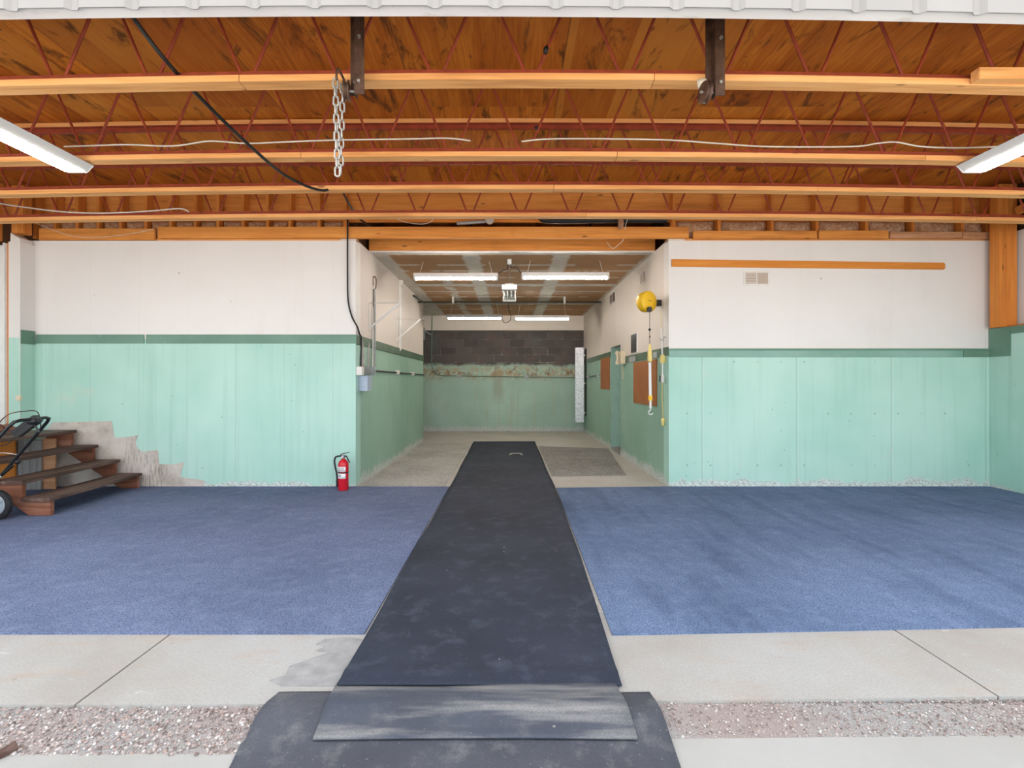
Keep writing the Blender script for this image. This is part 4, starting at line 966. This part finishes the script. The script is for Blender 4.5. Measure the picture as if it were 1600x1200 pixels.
# ------------------------------------------------------------------ stairs
ST = thing('stairs', (-4.9, 5.45, 0.0), 'dark wooden stairs with four treads in the left corner', 'stairs')
Y0, Y1 = 4.80, 6.10
def rot(p):     # stairs stand slightly askew
    a = .075; c0 = Vector((-4.42, 6.10)); q = Vector((p[0], p[1]))-c0
    return Vector((c0.x+q.x*math.cos(a)+q.y*math.sin(a)*-1, c0.y+q.x*math.sin(a)*0+q.y, p[2]))
def rmb(mb): mb.v = [rot(v) for v in mb.v]; return mb
rz_ = [.19, .355, .535, .715]; nx = [-4.485, -4.75, -5.02, -5.285]; th = .036
for i, (z, x) in enumerate(zip(rz_, nx)):
    depth = .285 if i < 3 else 1.75
    if i < 3: rmb(MB().box((x-depth, Y0-.04, z-th), (x, Y1, z))).build('tread', 'tread', ST, bevel=.005)
    else: rmb(MB().prism([(x, Y0-.04), (x, Y1), (-5.80, Y1), (-5.80, 5.90), (x-depth, 5.90), (x-depth, Y0-.04)], 2, z-th, z)).build('landing', 'tread', ST, bevel=.005)
def stringer(y0, y1):
    p = [(-4.51, .012), (-4.72, .012), (-5.62, .62), (-5.62, .678), (-5.315, .678)]
    p += [(-5.315, .498), (-5.05, .498), (-5.05, .318), (-4.785, .318), (-4.785, .153), (-4.51, .153)]
    rmb(MB().prism(p, 1, y0, y1)).build('stringer', 'stringer', ST, bevel=.003)
stringer(Y0, Y0+.045); stringer(Y1-.06, Y1-.015)
for i in range(3):
    x = nx[i+1]-.03
for x in (-6.25, -6.85):
    for y in (Y0+.02, 5.78):
        rmb(MB().box((x-.045, y, .012), (x+.045, y+.08, .678))).build('landing_post', 'stringer', ST, bevel=.003)
# boards standing below the landing
def lean(name, px0, px1, d, zt, mat, label, lean_=.03):
    MB().box((X(px0, d), d, .0125), (X(px1, d), d+.022, zt)).build(name, mat, None, label, 'board', bevel=.002)
lean('plywood_panel', -40, 23, 5.92, .63, 'pine_z', 'orange plywood panel standing under the stairs')
lean('weathered_board', 24.5, 64, 5.96, .60, 'old_panel', 'grey weathered board standing under the stairs')
lean('brown_board', 66, 86, 5.99, .62, 'grey_lumber', 'narrow tan board standing under the stairs beside the wall')
# clump on the landing
b = MB()
for k in range(26): b.ball((random.uniform(-6.35, -5.62), random.uniform(5.55, 5.75), .752+random.uniform(0, .05)), random.uniform(.03, .05), (1.3, 1, .7), .25, 1)
b.build('brown_bundle', 'brownlump', None, 'lumpy reddish brown bundle lying on the stair landing', 'bundle')

# ------------------------------------------------------------------ lawn mower
yf, yn = 4.735, 4.36
MW = thing('lawn_mower', (-5.1, 4.55, .01), 'push mower with black handle standing before the stairs', 'mower')
top_f, top_n = Vector((-4.345, yf, .965)), Vector((-4.33, yn, .955))
low_f, low_n = Vector((-4.83, yf, .40)), Vector((-4.83, yn, .40))
dk_f, dk_n = Vector((-5.10, yf, .17)), Vector((-5.10, yn, .17))
def corner(a, b_, c, r=.06):
    a, b_, c = Vector(a), Vector(b_), Vector(c); p = b_+(a-b_).normalized()*r; q = b_+(c-b_).normalized()*r
    return [p, p*.25+b_*.5+q*.25, q]
MB().tube([low_f]+corner(low_f, top_f, top_n)+corner(top_f, top_n, low_n)+[low_n], .0145, 12).build('upper_handle', 'black_paint', MW)
for a, b_ in ((low_f, dk_f), (low_n, dk_n)):
    MB().cyl(a+(a-b_).normalized()*.16, b_, .012, 12).build('lower_handle', 'black_paint', MW)
for a in (low_f, low_n):
    q = a+(top_f-low_f).normalized()*.20; MB().lathe(q+Vector((0, .01, 0)), (1, -.4, -.3), [(.008, 0), (.008, .035), (.022, .04), (.022, .055), (.008, .06)], 12).build('handle_knob', 'black', MW)
    MB().ball(a, .022).build('handle_bolt', 'zinc', MW)
mid_ = top_f*.36+top_n*.64
cb = MB(); hx = Vector((-.10, -.03, -.09)); p0 = mid_+Vector((.0, .06, -.02)); cb.bar(p0+Vector((.02, .02, .03)), p0+hx*1.3, .09, .075); cb.ball(p0, .05, (1, 1.2, .8))
cb.build('control_box', 'black', MW, bevel=.006)
MB().bar(mid_+Vector((-.0, .05, -.03)), mid_+Vector((.035, .07, -.12)), .02, .012).build('lever', 'black', MW)
hb = (top_f-low_f).normalized()
MB().tube(spline([top_n-hb*.20, top_n-hb*.12+Vector((-.06, 0, .05)), top_n*.93+top_f*.07+Vector((-.07, 0, .055)), top_f*.35+top_n*.65+Vector((-.02, 0, .075)), top_f*.62+top_n*.38+Vector((.0, 0, .055)), top_f-hb*.15], 7), .0042, 6).build('bail_wire', 'rust', MW)
MB().tube(spline([p0+hx*1.3, p0+hx*1.9+Vector((0, 0, -.03)), Vector((-4.75, 4.5, .66)), Vector((-5.1, 4.55, .35))], 7), .0045, 6).build('control_cable', 'cable', MW)
MB().tube(spline([low_f+hb*.27, Vector((-4.78, 4.68, .63)), Vector((-4.95, 4.62, .57)), Vector((-5.2, 4.58, .35))], 7), .003, 6).build('pull_rope', 'white_cable', MW)
# deck, engine and wheels (mostly beyond the left edge)
MB().prism([(-5.0, .10), (-5.0, .19), (-5.12, .235), (-5.62, .235), (-5.78, .17), (-5.78, .10)], 1, 4.34, 4.70).build('deck', 'rust', MW, bevel=.02)
MB().lathe((-5.38, 4.53, .235), (0, 0, 1), [(.13, 0), (.14, .05), (.14, .14), (.12, .19), (.05, .21)], 24).build('engine', 'black', MW)
def wheel(x, y, s, r):
    z = .0155+r
    w_ = MB().lathe((x, y, z), (0, s, 0), [(r*.72, -.022), (r*.93, -.022), (r, -.013), (r, .013), (r*.93, .022), (r*.72, .022)], 36)
    for k in range(36):
        a = 2*PI*k/36; u = Vector((math.cos(a), 0, math.sin(a)))
        w_.bar(Vector((x, y-.02, z))+u*(r-.001), Vector((x, y+.02, z))+u*(r-.001), .010, .008, tuple(u))
    t_ = w_.build('wheel', 'rubber', MW)
    h_ = MB().lathe((x, y, z), (0, s, 0), [(.012, -.036), (.022, -.036), (.026, -.028), (r*.62, -.025), (r*.72, -.028), (r*.73, .018), (.02, .02)], 32)
    for k in range(5):
        a = 2*PI*k/5+.5; u = Vector((math.cos(a), 0, math.sin(a)))
        h_.bar(Vector((x, y-.026*s, z))+u*.02, Vector((x, y-.026*s, z))+u*r*.68, .012, .016, (0, 1, 0))
    h_.build('hub', 'wheel_grey', t_)
wheel(-4.785, 4.66, 1, .135); wheel(-4.785, 4.30, 1, .135); wheel(-5.80, 4.70, 1, .10); wheel(-5.80, 4.30, 1, .10)
MB().cyl((-4.785, 4.32, .147), (-4.785, 4.64, .147), .010, 10).build('axle', 'conduit', MW)
MB().bar((-4.785, 4.44, .15), (-5.05, 4.44, .16), .04, .02).bar((-4.785, 4.58, .15), (-5.05, 4.58, .16), .04, .02).build('axle_bracket', 'conduit_dark', MW)

# ------------------------------------------------------------------ fire extinguisher
ex = Vector((X(536.5, 5.95), 5.95, .0105))
t = thing('fire_extinguisher', tuple(ex), 'red fire extinguisher standing on blue carpet by the bay corner', 'fire extinguisher')
r = .060
MB().lathe(ex, (0, 0, 1), [(.052, 0), (r, .008), (r, .30), (.057, .325), (.046, .348), (.030, .362), (.020, .368), (.018, .378)], 32).build('cylinder', 'red_ext', t)
MB().lathe(ex+Vector((0, 0, .376)), (0, 0, 1), [(.020, 0), (.020, .02), (.026, .022), (.026, .04), (.014, .045)], 18).build('valve', 'grey_metal', t)
MB().bar(ex+Vector((-.055, -.01, .408)), ex+Vector((.045, -.01, .404)), .02, .016).bar(ex+Vector((.04, -.01, .406)), ex+Vector((.078, -.01, .325)), .018, .010).build('carry_handle', 'black', t, bevel=.002)
MB().bar(ex+Vector((-.02, -.01, .432)), ex+Vector((.075, -.01, .452)), .02, .008).bar(ex+Vector((-.02, -.01, .432)), ex+Vector((-.03, -.01, .41)), .018, .008).build('squeeze_lever', 'black', t)
MB().ball(ex+Vector((0, -.034, .398)), .012).build('gauge', 'label', t)
MB().tube(spline([ex+Vector((-.045, -.01, .405)), ex+Vector((-.085, -.01, .396)), ex+Vector((-.102, -.01, .35)), ex+Vector((-.092, -.01, .27)), ex+Vector((-.075, -.012, .20)), ex+Vector((-.070, -.012, .12))], 8), .0105, 10).build('hose', 'rubber', t)
MB().lathe(ex+Vector((-.070, -.012, .125)), (0, 0, -1), [(.013, 0), (.015, .03), (.012, .05), (.012, .075), (.009, .085)], 12).build('nozzle', 'black', t)
def wrap(z0, z1, a0, a1, mat, name, rr=r+.0012, n=14, parent=None):
    vs = []; fs = []
    for k in range(n+1):
        a = a0+(a1-a0)*k/n
        for z in (z0, z1): vs.append(ex+Vector((rr*math.sin(a), -rr*math.cos(a), z)))
        for z in (z0, z1): vs.append(ex+Vector(((rr-.002)*math.sin(a), -(rr-.002)*math.cos(a), z)))
    for k in range(n):
        o = k*4; fs += [(o, o+4, o+5, o+1), (o+2, o+3, o+7, o+6), (o, o+2, o+6, o+4), (o+1, o+5, o+7, o+3)]
    return MB().add(vs, fs, True).build(name, mat, parent or t)
l1 = wrap(.225, .285, -1.2, .75, 'label', 'sticker'); l2 = wrap(.145, .205, -1.2, .75, 'label', 'sticker')
wrap(.208, .220, -PI, PI, 'black', 'strap', r+.002, 30)
for z in (.270, .258, .246): wrap(z, z+.004, -.9, .4, 'conduit_dark', 'print', r+.0018, 8, l1)
for z in (.185, .172): wrap(z, z+.007, -.9, -.1, 'conduit_dark', 'print', r+.0018, 8, l2)

# ------------------------------------------------------------------ light
W = bpy.data.worlds.new('World'); bpy.context.scene.world = W; W.use_nodes = True
bg = W.node_tree.nodes['Background']; bg.inputs[0].default_value = (.86, .93, 1.0, 1); bg.inputs[1].default_value = 1.0
L = bpy.data.lights.new('sun', 'SUN'); L.energy = 11.0; L.angle = .01; L.color = (1, .95, .87)
so = bpy.data.objects.new('sun', L); C.objects.link(so); so.rotation_euler = (math.radians(-42), math.radians(12), 0); so.location = (0, 0, 20)

cam = bpy.data.cameras.new('camera'); cam.sensor_width = 36; cam.lens = 36*F/1600
cam.shift_x = (800-CX)/1600; cam.shift_y = -(600-CY)/1600; cam.clip_start = .05
co = bpy.data.objects.new('camera', cam); C.objects.link(co); co.location = (0, 0, H); co.rotation_euler = (PI/2, 0, 0)
S = bpy.context.scene; S.camera = co
S.view_settings.view_transform = 'Standard'; S.view_settings.look = 'None'; S.view_settings.gamma = 1; S.view_settings.use_curve_mapping = False
S.view_settings.exposure = 1.6
for o in bpy.data.objects:
    if '_w' in o: del o['_w']
